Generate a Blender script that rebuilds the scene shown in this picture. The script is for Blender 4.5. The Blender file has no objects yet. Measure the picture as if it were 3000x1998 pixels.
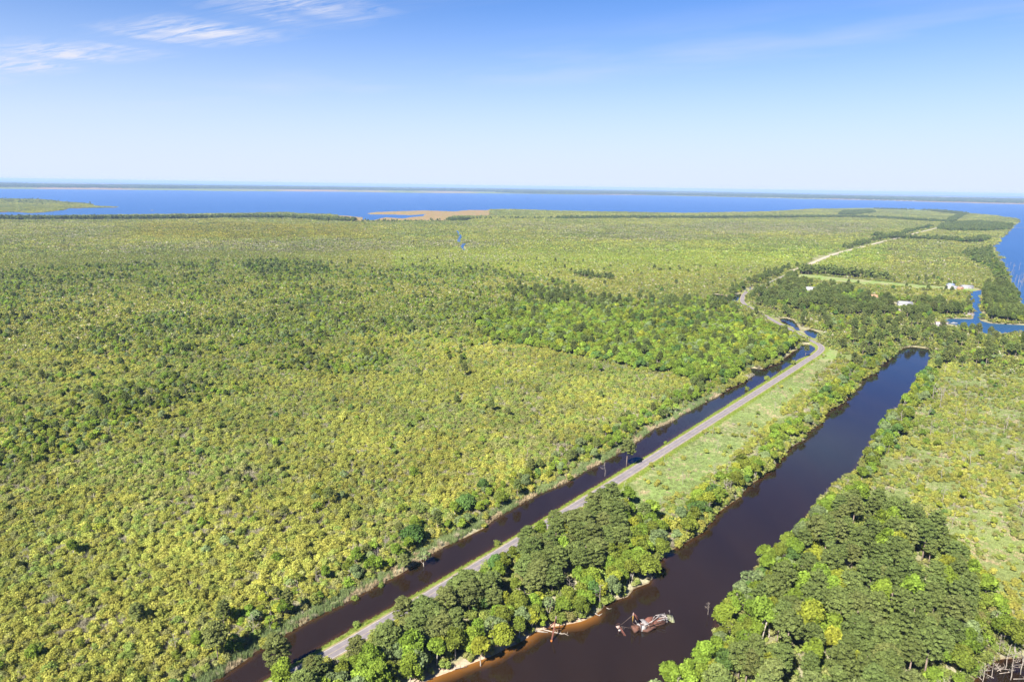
import bpy, math, random
import numpy as np

# ------------------------------------------------------------------ camera, world, sun, exposure
scene = bpy.context.scene
CAM_H = 160.0
IMG_W, IMG_H, FOCAL = 3000.0, 1998.0, 2000.0          # the photograph's own pixels, used only as survey angles
HOR_L, HOR_R = 523.0, 568.0
ROLL = math.atan2(HOR_R - HOR_L, IMG_W)
PITCH = math.atan2((IMG_H / 2 - (HOR_L + HOR_R) / 2) * math.cos(ROLL), FOCAL)
_f = np.array([0, math.cos(PITCH), -math.sin(PITCH)])
_r0 = np.array([1.0, 0, 0]); _u0 = np.cross(_r0, _f)
_r = math.cos(ROLL) * _r0 + math.sin(ROLL) * _u0
_u = -math.sin(ROLL) * _r0 + math.cos(ROLL) * _u0
from mathutils import Matrix, Vector
cam_data = bpy.data.cameras.new('camera')
cam = bpy.data.objects.new('camera', cam_data)
scene.collection.objects.link(cam)
cam.matrix_world = Matrix(((_r[0], _u[0], -_f[0], 0), (_r[1], _u[1], -_f[1], 0), (_r[2], _u[2], -_f[2], CAM_H), (0, 0, 0, 1)))
cam_data.sensor_width = 36.0
cam_data.lens = 36.0 * FOCAL / IMG_W
cam_data.clip_start = 1.0
cam_data.clip_end = 200000.0
scene.camera = cam

SUN_EL = math.radians(44)
SHADOW = np.array([0.56, 0.83]); SHADOW /= np.hypot(*SHADOW)
sun_dir = Vector((-SHADOW[0] * math.cos(SUN_EL), -SHADOW[1] * math.cos(SUN_EL), math.sin(SUN_EL)))  # towards the sun
sun_data = bpy.data.lights.new('sun', 'SUN')
sun_data.energy = 5.0
sun_data.angle = math.radians(0.55)
sun_data.color = (1.0, 0.94, 0.84)
sun = bpy.data.objects.new('sun', sun_data)
sun.rotation_euler = (-sun_dir).to_track_quat('-Z', 'Y').to_euler()
sun.location = (0, 0, 400)
scene.collection.objects.link(sun)

world = bpy.data.worlds.new('World'); scene.world = world
world.use_nodes = True
nt = world.node_tree; nt.nodes.clear()
def wn(t, **k):
    n = nt.nodes.new(t)
    for a, b in k.items(): setattr(n, a, b)
    return n
sky = wn('ShaderNodeTexSky', sky_type='NISHITA', sun_disc=False)
sky.sun_elevation = SUN_EL
sky.sun_rotation = math.atan2(sun_dir.x, sun_dir.y)
sky.altitude = 0.0; sky.air_density = 0.7; sky.dust_density = 0.0; sky.ozone_density = 4.0
bg = wn('ShaderNodeBackground'); bg.inputs['Strength'].default_value = 0.075
out = wn('ShaderNodeOutputWorld')
# thin cirrus: noise streaks on a sheet far overhead (direction divided by its height)
tc = wn('ShaderNodeTexCoord'); sep = wn('ShaderNodeSeparateXYZ')
nt.links.new(tc.outputs['Generated'], sep.inputs[0])
def wmath(op, a, b=None, c=None, clamp=False):
    n = wn('ShaderNodeMath', operation=op, use_clamp=clamp)
    for i, v in enumerate((a, b, c)):
        if v is None: continue
        if isinstance(v, (int, float)): n.inputs[i].default_value = v
        else: nt.links.new(v, n.inputs[i])
    return n.outputs[0]
zz = wmath('MAXIMUM', sep.outputs['Z'], 0.015)
cx = wmath('DIVIDE', sep.outputs['X'], zz); cy = wmath('DIVIDE', sep.outputs['Y'], zz)
# streak coordinates on the sheet: su along the wind, sv across it
su = wmath('ADD', wmath('MULTIPLY', cx, 0.829), wmath('MULTIPLY', cy, -0.559))
sv = wmath('ADD', wmath('MULTIPLY', cx, 0.559), wmath('MULTIPLY', cy, 0.829))
def wnoise(au, av, seed, detail, rough=0.55, dist=0.0):
    c = wn('ShaderNodeCombineXYZ'); c.inputs[2].default_value = seed
    nt.links.new(wmath('MULTIPLY', su, au), c.inputs[0]); nt.links.new(wmath('MULTIPLY', sv, av), c.inputs[1])
    n = wn('ShaderNodeTexNoise'); n.inputs['Scale'].default_value = 1.0; n.inputs['Detail'].default_value = detail; n.inputs['Roughness'].default_value = rough; n.inputs['Distortion'].default_value = dist
    nt.links.new(c.outputs[0], n.inputs['Vector']); return n.outputs[0]
def band(v0, width, lift=0.0):
    return wmath('SUBTRACT', 1.0, wmath('DIVIDE', wmath('ABSOLUTE', wmath('SUBTRACT', wmath('ADD', sv, wmath('MULTIPLY_ADD', wnoise(0.8, 0.3, 8.1, 2), 0.5, -0.25)), v0)), width), clamp=True)
fine = wmath('MULTIPLY_ADD', wnoise(1.7, 10.0, 2.3, 8, 0.68, 0.9), 4.2, -1.55, clamp=True)
clumps = wmath('MULTIPLY_ADD', wnoise(1.2, 0.5, 5.2, 2), 5.0, -1.9, clamp=True)
cl = wmath('MULTIPLY', wmath('MULTIPLY', band(2.92, 0.55), fine), wmath('MULTIPLY_ADD', clumps, 0.9, 0.1))
veil = wmath('MULTIPLY', wmath('MULTIPLY', band(5.3, 1.3), wmath('MULTIPLY_ADD', wnoise(0.5, 0.9, 1.4, 4), 3.0, -1.3, clamp=True)), 0.35)
cl = wmath('MULTIPLY', wmath('MAXIMUM', cl, veil), wmath('MULTIPLY_ADD', sep.outputs['Z'], 14.0, -0.9, clamp=True))
cl = wmath('MULTIPLY', cl, 1.15, clamp=True)
# a low haze layer pales the sky towards the horizon, the same all round
tintm = wn('ShaderNodeMix', data_type='RGBA', blend_type='MULTIPLY'); tintm.inputs[0].default_value = 1.0
nt.links.new(sky.outputs[0], tintm.inputs[6]); tintm.inputs[7].default_value = (0.215, 0.440, 0.66, 1)
zr = wmath('DIVIDE', wmath('MAXIMUM', sep.outputs['Z'], 0.0), 0.165)
low = wmath('POWER', 2.71828, wmath('MULTIPLY', wmath('MULTIPLY', zr, zr), -1.0))
mixh = wn('ShaderNodeMix', data_type='RGBA')
nt.links.new(low, mixh.inputs[0]); nt.links.new(tintm.outputs[2], mixh.inputs[6]); mixh.inputs[7].default_value = (2.80, 3.15, 3.72, 1)
mixc = wn('ShaderNodeMix', data_type='RGBA')
nt.links.new(cl, mixc.inputs[0]); nt.links.new(mixh.outputs[2], mixc.inputs[6]); mixc.inputs[7].default_value = (3.0, 3.1, 3.6, 1)
nt.links.new(mixc.outputs[2], bg.inputs['Color'])
nt.links.new(bg.outputs[0], out.inputs['Surface'])

scene.view_settings.view_transform = 'Standard'
scene.view_settings.look = 'None'
scene.view_settings.gamma = 1.0
scene.view_settings.use_curve_mapping = False
scene.view_settings.exposure = 1.85
scene.cycles.max_bounces = 6
scene.cycles.diffuse_bounces = 2
scene.cycles.glossy_bounces = 2
scene.cycles.transmission_bounces = 3
scene.cycles.volume_bounces = 0
scene.cycles.use_denoising = True
scene.cycles.caustics_reflective = False
scene.cycles.caustics_refractive = False

# ------------------------------------------------------------------ helpers
RS = np.random.RandomState(11)
COL = scene.collection
def gp(px, py, z=0.0):
    """survey: photograph angle -> point on the level z"""
    px = np.asarray(px, float); py = np.asarray(py, float)
    a = px - IMG_W / 2; b = IMG_H / 2 - py
    vx = _f[0] * FOCAL + _r[0] * a + _u[0] * b
    vy = _f[1] * FOCAL + _r[1] * a + _u[1] * b
    vz = _f[2] * FOCAL + _r[2] * a + _u[2] * b
    t = (CAM_H - z) / -vz
    return vx * t, vy * t
def GP(px, py, z=0.0):
    x, y = gp(px, py, z)
    return np.array([float(x), float(y), z])
def proj(x, y, z=0.0):
    x = np.asarray(x, float); y = np.asarray(y, float); dz = np.asarray(z, float) - CAM_H
    d = x * _f[0] + y * _f[1] + dz * _f[2]
    d = np.where(d < 1, 1, d)
    return IMG_W / 2 + FOCAL * (x * _r[0] + y * _r[1] + dz * _r[2]) / d, IMG_H / 2 - FOCAL * (x * _u[0] + y * _u[1] + dz * _u[2]) / d
def poly(pts, z=0.0):
    p = np.array(pts, float)
    x, y = gp(p[:, 0], p[:, 1], z)
    return np.stack([x, y], 1)
def inpoly(x, y, P):
    inside = np.zeros(x.shape, bool)
    x0, y0 = P[-1]
    for x1, y1 in P:
        if y0 != y1:
            c = ((y1 > y) != (y0 > y)) & (x < (x0 - x1) * (y - y1) / (y0 - y1) + x1)
            inside ^= c
        x0, y0 = x1, y1
    return inside
def segdist(x, y, P, closed=True, cap=1e9):
    """distance to a polyline; chunked, and past cap it may report cap"""
    x = np.asarray(x, float); y = np.asarray(y, float)
    Q = np.roll(P, -1, 0) if closed else P[1:]
    A = P if closed else P[:-1]
    res = np.full(x.shape, float(cap))
    for c0 in range(0, len(x), 6000):
        xs, ys = x[c0:c0 + 6000], y[c0:c0 + 6000]
        lo0, hi0, lo1, hi1 = xs.min() - cap, xs.max() + cap, ys.min() - cap, ys.max() + cap
        k = (np.maximum(A[:, 0], Q[:, 0]) > lo0) & (np.minimum(A[:, 0], Q[:, 0]) < hi0) & (np.maximum(A[:, 1], Q[:, 1]) > lo1) & (np.minimum(A[:, 1], Q[:, 1]) < hi1)
        best = np.full(xs.shape, min(float(cap), 1e9) ** 2)
        for (ax, ay), (bx, by) in zip(A[k], Q[k]):
            dx, dy = bx - ax, by - ay
            t = np.clip(((xs - ax) * dx + (ys - ay) * dy) / (dx * dx + dy * dy + 1e-9), 0, 1)
            qx = xs - (ax + t * dx); qy = ys - (ay + t * dy)
            np.minimum(best, qx * qx + qy * qy, out=best)
        res[c0:c0 + 6000] = np.sqrt(best)
    return res
def _hash(ix, iy, s):
    h = (ix.astype(np.int64) * 374761393 + iy.astype(np.int64) * 668265263 + s * 974711) & 0x7fffffff
    h = ((h ^ (h >> 13)) * 1274126177) & 0x7fffffff
    return ((h ^ (h >> 16)) & 0xffff) / 65535.0
def vnoise(x, y, s=0):
    ix = np.floor(x); iy = np.floor(y); fx = x - ix; fy = y - iy
    fx = fx * fx * (3 - 2 * fx); fy = fy * fy * (3 - 2 * fy)
    a = _hash(ix, iy, s); b = _hash(ix + 1, iy, s); c = _hash(ix, iy + 1, s); d = _hash(ix + 1, iy + 1, s)
    return (a * (1 - fx) + b * fx) * (1 - fy) + (c * (1 - fx) + d * fx) * fy
def fbm(x, y, s=0, o=3):
    v = 0; a = 0.5; t = 0
    for k in range(o):
        v = v + a * vnoise(x * 2 ** k, y * 2 ** k, s + k * 17); t += a; a *= 0.5
    return v / t
def wobble(P, step, amp, seed, closed=True):
    """resample a shoreline and give it small irregular bays"""
    out = []
    n = len(P)
    for i in range(n if closed else n - 1):
        a = P[i]; b = P[(i + 1) % n]
        L = np.hypot(*(b - a)); k = max(1, int(L / step))
        for j in range(k): out.append(a + (b - a) * j / k)
    if not closed: out.append(P[-1])
    Q = np.array(out)
    s = step * 3
    Q[:, 0] += amp * (fbm(Q[:, 0] / s, Q[:, 1] / s, seed) - 0.5) * 2
    Q[:, 1] += amp * (fbm(Q[:, 0] / s + 50, Q[:, 1] / s, seed + 5) - 0.5) * 2
    return Q

def new_mesh(name, V, F, mats=(), mi=None, attrs=None, smooth=False):
    """V (n,3); F list of index arrays, each (m,k) with fixed k"""
    if isinstance(F, np.ndarray): F = [F]
    F = [np.asarray(f, np.int32) for f in F if len(f)]
    me = bpy.data.meshes.new(name)
    V = np.asarray(V, np.float32)
    me.vertices.add(len(V)); me.vertices.foreach_set('co', V.ravel())
    if F:
        loops = np.concatenate([f.ravel() for f in F])
        sizes = np.concatenate([np.full(len(f), f.shape[1], np.int32) for f in F])
        starts = np.concatenate([[0], np.cumsum(sizes)[:-1]]).astype(np.int32)
        me.loops.add(len(loops)); me.loops.foreach_set('vertex_index', loops)
        me.polygons.add(len(sizes)); me.polygons.foreach_set('loop_start', starts); me.polygons.foreach_set('loop_total', sizes)
        if mi is not None: me.polygons.foreach_set('material_index', np.asarray(mi, np.int32))
        if smooth: me.polygons.foreach_set('use_smooth', np.ones(len(sizes), bool))
    for m in mats: me.materials.append(m)
    for nm, (tp, dat) in (attrs or {}).items():
        a = me.attributes.new(nm, tp, 'POINT')
        key = {'FLOAT': 'value', 'INT': 'value', 'FLOAT_VECTOR': 'vector', 'FLOAT_COLOR': 'color'}[tp]
        a.data.foreach_set(key, np.asarray(dat, np.int32 if tp == 'INT' else np.float32).ravel())
    me.update(calc_edges=True)
    return me
def link(name, me, parent=None, loc=None, rotz=None):
    o = bpy.data.objects.new(name, me); COL.objects.link(o)
    if parent is not None: o.parent = parent
    if loc is not None: o.location = loc
    if rotz is not None: o.rotation_euler = (0, 0, rotz)
    return o
def tag(o, label=None, cat=None, group=None, kind=None):
    if label: o['label'] = label
    if cat: o['category'] = cat
    if group: o['group'] = group
    if kind: o['kind'] = kind
    return o
ORD1 = ['first', 'second', 'third', 'fourth', 'fifth', 'sixth', 'seventh', 'eighth', 'ninth', 'tenth', 'eleventh', 'twelfth', 'thirteenth', 'fourteenth', 'fifteenth', 'sixteenth', 'seventeenth', 'eighteenth', 'nineteenth']
def ordinal(n):
    """1 -> first, 21 -> twenty-first"""
    if n < 20: return ORD1[n - 1]
    t_, u_ = divmod(n, 10); tens = {2: 'twent', 3: 'thirt', 4: 'fort'}[t_]
    return tens + ('ieth' if u_ == 0 else 'y-' + ORD1[u_ - 1])
def empty(name, loc, rotz=0.0):
    o = bpy.data.objects.new(name, None); COL.objects.link(o)
    o.location = loc; o.rotation_euler = (0, 0, rotz); o.empty_display_size = 0.5
    return o

class MB:
    """collects boxes, bars, tubes, sheets; build() links ONE mesh"""
    def __init__(s): s.V = []; s.Q = []; s.T = []; s.n = 0
    def add(s, V, Q=(), T=()):
        V = np.asarray(V, float)
        s.V.append(V)
        if len(Q): s.Q.append(np.asarray(Q, int) + s.n)
        if len(T): s.T.append(np.asarray(T, int) + s.n)
        s.n += len(V); return s
    BQ = [[0, 1, 3, 2], [4, 6, 7, 5], [0, 4, 5, 1], [2, 3, 7, 6], [0, 2, 6, 4], [1, 5, 7, 3]]
    def box(s, c, size, rz=0.0, tilt=None):
        h = np.array(size, float) / 2
        P = np.array([[i * h[0], j * h[1], k * h[2]] for i in (-1, 1) for j in (-1, 1) for k in (-1, 1)])
        if tilt is not None: P = P @ np.array(Matrix.Rotation(tilt[0], 3, tilt[1])).T
        if rz: P = P @ np.array(Matrix.Rotation(rz, 3, 'Z')).T
        return s.add(P + np.array(c, float), s.BQ)
    def bar(s, a, b, w, h=None):
        a = np.array(a, float); b = np.array(b, float); h = h or w
        d = b - a; d /= np.linalg.norm(d)
        up = np.array([0, 0, 1.0]) if abs(d[2]) < 0.95 else np.array([1.0, 0, 0])
        x = np.cross(d, up); x /= np.linalg.norm(x); y = np.cross(x, d)
        P = [p + i * w / 2 * x + j * h / 2 * y for p in (a, b) for i in (-1, 1) for j in (-1, 1)]
        return s.add(P, [q[::-1] for q in s.BQ])
    def tube(s, pts, rad, sides=6):
        pts = np.array(pts, float); n = len(pts)
        rad = np.broadcast_to(np.asarray(rad, float), (n,))
        V = []
        for i in range(n):
            d = pts[min(i + 1, n - 1)] - pts[max(i - 1, 0)]; d /= np.linalg.norm(d) + 1e-9
            up = np.array([0, 0, 1.0]) if abs(d[2]) < 0.9 else np.array([1.0, 0, 0])
            x = np.cross(d, up); x /= np.linalg.norm(x); y = np.cross(x, d)
            for k in range(sides):
                a = 2 * math.pi * k / sides
                V.append(pts[i] + rad[i] * (math.cos(a) * x + math.sin(a) * y))
        V += [pts[0], pts[-1]]
        Q = [[i * sides + k, i * sides + (k + 1) % sides, (i + 1) * sides + (k + 1) % sides, (i + 1) * sides + k] for i in range(n - 1) for k in range(sides)]
        c0, c1 = n * sides, n * sides + 1
        T = [[c0, (k + 1) % sides, k] for k in range(sides)] + [[c1, (n - 1) * sides + k, (n - 1) * sides + (k + 1) % sides] for k in range(sides)]
        return s.add(V, [q[::-1] for q in Q], [q[::-1] for q in T])
    def plate(s, corners, th):
        """a thick plate over 4 corners"""
        c = np.array(corners, float)
        nrm = np.cross(c[1] - c[0], c[3] - c[0]); nrm /= np.linalg.norm(nrm)
        P = np.concatenate([c - nrm * th / 2, c + nrm * th / 2])
        return s.add(P, [[3, 2, 1, 0], [4, 5, 6, 7], [0, 1, 5, 4], [1, 2, 6, 5], [2, 3, 7, 6], [3, 0, 4, 7]])
    def arrays(s):
        F = []
        if s.Q: F.append(np.concatenate(s.Q))
        if s.T: F.append(np.concatenate(s.T))
        return np.concatenate(s.V), F
    def mesh(s, name, mat, smooth=False):
        V, F = s.arrays()
        return new_mesh(name, V, F, [mat] if mat else [], smooth=smooth)
    def build(s, name, mat, parent=None, smooth=False):
        return link(name, s.mesh(name, mat, smooth), parent)

# ------------------------------------------------------------------ materials
def mat_new(name):
    m = bpy.data.materials.new(name); m.use_nodes = True
    m.node_tree.nodes.clear()
    return m, m.node_tree
def N(t, ty, **k):
    n = t.nodes.new(ty)
    for a, b in k.items(): setattr(n, a, b)
    return n
def leaf_mat(name, col, trans=0.38, spread=0.16, hue=0.010):
    m, t = mat_new(name)
    oi = N(t, 'ShaderNodeObjectInfo'); at = N(t, 'ShaderNodeAttribute', attribute_name='tint')
    has = N(t, 'ShaderNodeAttribute', attribute_name='has', attribute_type='INSTANCER')
    vc = N(t, 'ShaderNodeAttribute', attribute_name='vcol', attribute_type='INSTANCER')
    hsv = N(t, 'ShaderNodeHueSaturation'); hsv.inputs['Color'].default_value = (*col, 1)
    mr = N(t, 'ShaderNodeMapRange'); mr.inputs[3].default_value = 0.5 - hue; mr.inputs[4].default_value = 0.5 + hue
    t.links.new(oi.outputs['Random'], mr.inputs[0]); t.links.new(mr.outputs[0], hsv.inputs['Hue'])
    # brightness: per plant and per leaf clump
    m1 = N(t, 'ShaderNodeMath', operation='MULTIPLY'); m1.inputs[1].default_value = 7.31
    t.links.new(oi.outputs['Random'], m1.inputs[0])
    fr = N(t, 'ShaderNodeMath', operation='FRACT'); t.links.new(m1.outputs[0], fr.inputs[0])
    mv = N(t, 'ShaderNodeMapRange'); mv.inputs[3].default_value = 1 - spread; mv.inputs[4].default_value = 1 + spread
    t.links.new(fr.outputs[0], mv.inputs[0])
    mul = N(t, 'ShaderNodeMath', operation='MULTIPLY'); t.links.new(mv.outputs[0], mul.inputs[0]); t.links.new(at.outputs['Fac'], mul.inputs[1])
    t.links.new(mul.outputs[0], hsv.inputs['Value'])
    mm = N(t, 'ShaderNodeMix', data_type='RGBA'); mm.inputs[6].default_value = (1, 1, 1, 1)
    t.links.new(has.outputs['Fac'], mm.inputs[0]); t.links.new(vc.outputs['Color'], mm.inputs[7])
    fin = N(t, 'ShaderNodeMix', data_type='RGBA', blend_type='MULTIPLY'); fin.inputs[0].default_value = 1
    t.links.new(hsv.outputs[0], fin.inputs[6]); t.links.new(mm.outputs[2], fin.inputs[7])
    d = N(t, 'ShaderNodeBsdfDiffuse'); tr = N(t, 'ShaderNodeBsdfTranslucent'); mx = N(t, 'ShaderNodeMixShader'); o = N(t, 'ShaderNodeOutputMaterial')
    mx.inputs[0].default_value = trans
    t.links.new(fin.outputs[2], d.inputs[0]); t.links.new(fin.outputs[2], tr.inputs[0])
    t.links.new(d.outputs[0], mx.inputs[1]); t.links.new(tr.outputs[0], mx.inputs[2]); t.links.new(mx.outputs[0], o.inputs[0])
    return m
def plain_mat(name, col, rough=0.8, var=0.25, scale=2.0, col2=None, metal=0.0, bump=0.0, detail=5):
    """noise-mottled surface"""
    m, t = mat_new(name)
    tcn = N(t, 'ShaderNodeTexCoord'); nz = N(t, 'ShaderNodeTexNoise'); nz.inputs['Scale'].default_value = scale; nz.inputs['Detail'].default_value = detail
    t.links.new(tcn.outputs['Object'], nz.inputs['Vector'])
    mr = N(t, 'ShaderNodeMapRange'); mr.inputs[1].default_value = 0.32; mr.inputs[2].default_value = 0.68
    t.links.new(nz.outputs[0], mr.inputs[0])
    mx = N(t, 'ShaderNodeMix', data_type='RGBA')
    c2 = col2 or tuple(c * (1 - var) for c in col)
    c1 = col if col2 else tuple(min(1, c * (1 + var)) for c in col)
    mx.inputs[6].default_value = (*c1, 1); mx.inputs[7].default_value = (*c2, 1)
    t.links.new(mr.outputs[0], mx.inputs[0])
    p = N(t, 'ShaderNodeBsdfPrincipled'); p.inputs['Roughness'].default_value = rough; p.inputs['Metallic'].default_value = metal
    p.inputs['Specular IOR Level'].default_value = 0.25
    t.links.new(mx.outputs[2], p.inputs['Base Color'])
    if bump:
        b = N(t, 'ShaderNodeBump'); b.inputs['Strength'].default_value = bump; b.inputs['Distance'].default_value = 0.1
        t.links.new(nz.outputs[0], b.inputs['Height']); t.links.new(b.outputs[0], p.inputs['Normal'])
    o = N(t, 'ShaderNodeOutputMaterial'); t.links.new(p.outputs[0], o.inputs[0])
    return m

LEAF = {
    'pine':   leaf_mat('pine_needles', (0.113, 0.145, 0.042), 0.32, hue=0.008),
    'pine2':  leaf_mat('pine_needles_brownish', (0.126, 0.146, 0.046), 0.32, hue=0.008),
    'green':  leaf_mat('leaves_green', (0.132, 0.190, 0.028)),
    'lime':   leaf_mat('leaves_lime', (0.165, 0.232, 0.032)),
    'yellow': leaf_mat('leaves_yellow_green', (0.205, 0.228, 0.030)),
    'olive':  leaf_mat('leaves_olive', (0.138, 0.170, 0.028)),
    'greygreen': leaf_mat('leaves_grey_green', (0.150, 0.195, 0.080)),
    'dark':   leaf_mat('leaves_dark_green', (0.082, 0.142, 0.036)),
    'syellow': leaf_mat('shrub_leaves_yellow', (0.288, 0.296, 0.066), 0.5, hue=0.014),
    'sgreen': leaf_mat('shrub_leaves_green', (0.206, 0.256, 0.062), 0.5, hue=0.014),
    'solive': leaf_mat('shrub_leaves_olive', (0.240, 0.248, 0.088), 0.5, hue=0.014),
    'stan':   leaf_mat('bare_twigs_tan', (0.285, 0.262, 0.185), 0.2),
    'reed':   leaf_mat('reed_blades', (0.165, 0.215, 0.085), 0.25),
    'reedtan': leaf_mat('reed_blades_dry', (0.33, 0.27, 0.17), 0.2),
    'grass':  leaf_mat('marsh_grass_blades', (0.185, 0.226, 0.085), 0.25),
    'verge':  leaf_mat('verge_grass_blades', (0.155, 0.205, 0.032), 0.25),
}
BARK = plain_mat('pale_bark', (0.28, 0.25, 0.21), 0.9, 0.3, 3)
PINEBARK = plain_mat('pine_bark', (0.20, 0.155, 0.125), 0.95, 0.35, 3)
DEADWOOD = plain_mat('bleached_deadwood', (0.24, 0.21, 0.18), 0.9, 0.25, 2)

# ------------------------------------------------------------------ geography (surveyed outlines)
ROAD_PX = [(560, 2148), (780, 2021), (940, 1930), (1110, 1832), (1450, 1627), (1800, 1412), (1950, 1318), (2120, 1211), (2294, 1101), (2354, 1062), (2389, 1040), (2402, 1029), (2407, 1020),
           (2402, 1011), (2388, 1003), (2362, 991), (2330, 974), (2293, 953.5), (2261, 936), (2230, 918.5), (2198, 901), (2183, 892), (2175, 882), (2176, 870), (2183, 859), (2192, 853),
           (2229, 838), (2246, 831), (2271, 821), (2304, 805.5), (2328, 794)]
TRACK_PX = [(2328, 794), (2346, 787), (2372, 775), (2417, 755), (2455, 742), (2494, 732), (2532, 723), (2583, 709), (2627, 699), (2691, 681.5), (2736, 671), (2760, 664)]
def smooth_line(P, step):
    """Catmull-Rom through the surveyed points, resampled"""
    P = np.array(P); out = []
    for i in range(len(P) - 1):
        p0 = P[max(i - 1, 0)]; p1 = P[i]; p2 = P[i + 1]; p3 = P[min(i + 2, len(P) - 1)]
        k = max(2, int(np.hypot(*(p2 - p1)) / step))
        for t in np.arange(k) / k:
            out.append(0.5 * ((2 * p1) + (-p0 + p2) * t + (2 * p0 - 5 * p1 + 4 * p2 - p3) * t * t + (-p0 + 3 * p1 - 3 * p2 + p3) * t ** 3))
    out.append(P[-1]); return np.array(out)
ROAD_Z = 1.05
ROAD = smooth_line(poly(ROAD_PX, ROAD_Z), 4.0)
TRACK = smooth_line(poly(TRACK_PX, 0.9), 15.0)
ROADC = ROAD[::3]

NARROW = poly([(560, 2060), (627, 1993), (684, 1955), (722, 1932), (749, 1909), (800, 1876), (848, 1850), (883, 1829), (917, 1813), (952, 1794), (997, 1773), (1055, 1741), (1097, 1720), (1166, 1687),
    (1196, 1668), (1250, 1630), (1299, 1601), (1364, 1573), (1422, 1545), (1449, 1520), (1512, 1484), (1576, 1448), (1665, 1412), (1716, 1378), (1801, 1334), (1865, 1295), (1911, 1259), (1962, 1240),
    (1996, 1217), (2039, 1193), (2098, 1164), (2128, 1145), (2183, 1117), (2206, 1100), (2195, 1090), (2187, 1080), (2205, 1079), (2240, 1082), (2252, 1073), (2287, 1065), (2290, 1054), (2309, 1043),
    (2319, 1032), (2341, 1022), (2348, 1010), (2373, 1010), (2389, 1019), (2390, 1026), (2366, 1041), (2338, 1053), (2318, 1068), (2284, 1089), (2266, 1102), (2120, 1193), (1980, 1281), (1950, 1300), (1913, 1325), (1871, 1349),
    (1852, 1361), (1825, 1374), (1788, 1398), (1750, 1421), (1490, 1580), (1241, 1726), (1209, 1744), (1176, 1762), (1147, 1780), (1108, 1802), (1070, 1823), (1047, 1836), (1029, 1846), (900, 1920), (778, 1993), (640, 2072)])
WIDE = poly([(1100, 2060), (1246, 1998), (1269, 1985), (1360, 1951), (1450, 1920), (1483, 1903), (1514, 1889), (1544, 1872), (1570, 1851), (1603, 1838), (1649, 1828), (1672, 1824), (1705, 1818), (1740, 1805), (1768, 1784),
    (1781, 1765), (1842, 1747), (1860, 1722), (1905, 1706), (1915, 1660), (1975, 1606), (2060, 1560), (2098, 1502), (2160, 1458), (2196, 1422), (2238, 1393), (2270, 1364), (2300, 1330), (2322, 1304), (2356, 1288), (2367, 1266), (2402, 1243),
    (2421, 1208), (2442, 1196), (2469, 1180), (2494, 1154), (2517, 1132), (2529, 1111), (2568, 1094), (2574, 1075), (2596, 1065), (2622, 1036), (2646, 1019), (2669, 1016), (2700, 1020), (2736, 1026),
    (2722, 1066), (2716, 1092), (2686, 1118), (2672, 1150), (2650, 1180), (2625, 1203), (2608, 1226), (2588, 1256), (2562, 1290), (2538, 1326), (2512, 1364), (2500, 1392), (2446, 1420), (2420, 1470), (2372, 1510), (2362, 1545),
    (2310, 1592), (2232, 1660), (2182, 1735), (2110, 1810), (2096, 1900), (2042, 1965), (1960, 2015), (1900, 2100), (1800, 2200), (1200, 2200)])
PONDS = [poly(p) for p in (
    [(2284, 934), (2300, 932), (2322, 938), (2334, 949), (2340, 958), (2344, 969), (2334, 969), (2322, 957), (2305, 951), (2290, 945)],
    [(2354, 970), (2375, 965), (2397, 974), (2413, 988), (2405, 993), (2385, 991), (2368, 985), (2360, 977)],
    [(2246, 942), (2258, 943), (2270, 949), (2284, 961), (2278, 966), (2260, 960), (2250, 950)],
    [(2142, 882), (2150, 872), (2158, 864), (2170, 860), (2171, 868), (2163, 878), (2152, 888), (2110, 884), (2085, 870), (2090, 862), (2125, 866)],
    [(2846, 2000), (2880, 1958), (2925, 1930), (2980, 1925), (3100, 1935), (3150, 2100), (2820, 2100)],
    [(2182, 850), (2186, 846), (2190, 850), (2186, 853)], [(2192, 844), (2197, 840), (2200, 845), (2196, 848)], [(2308, 797), (2312, 792), (2317, 795), (2312, 799)])]
INLET = poly([(2842, 855), (2845, 862), (2843, 877), (2840, 886), (2845, 896), (2856, 905), (2851, 919), (2851, 930), (2848, 935), (2815, 934), (2764, 934), (2766, 947), (2800, 952), (2830, 962), (2860, 974), (2900, 987), (2975, 980),
    (3080, 990), (3300, 1010), (3300, 965), (3000, 953), (2947, 950), (2903, 948), (2872, 940), (2867, 934), (2872, 928), (2890, 927), (2885, 923), (2876, 917), (2868, 904), (2874, 889), (2870, 871), (2874, 862), (2877, 849), (2864, 852)])
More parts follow.
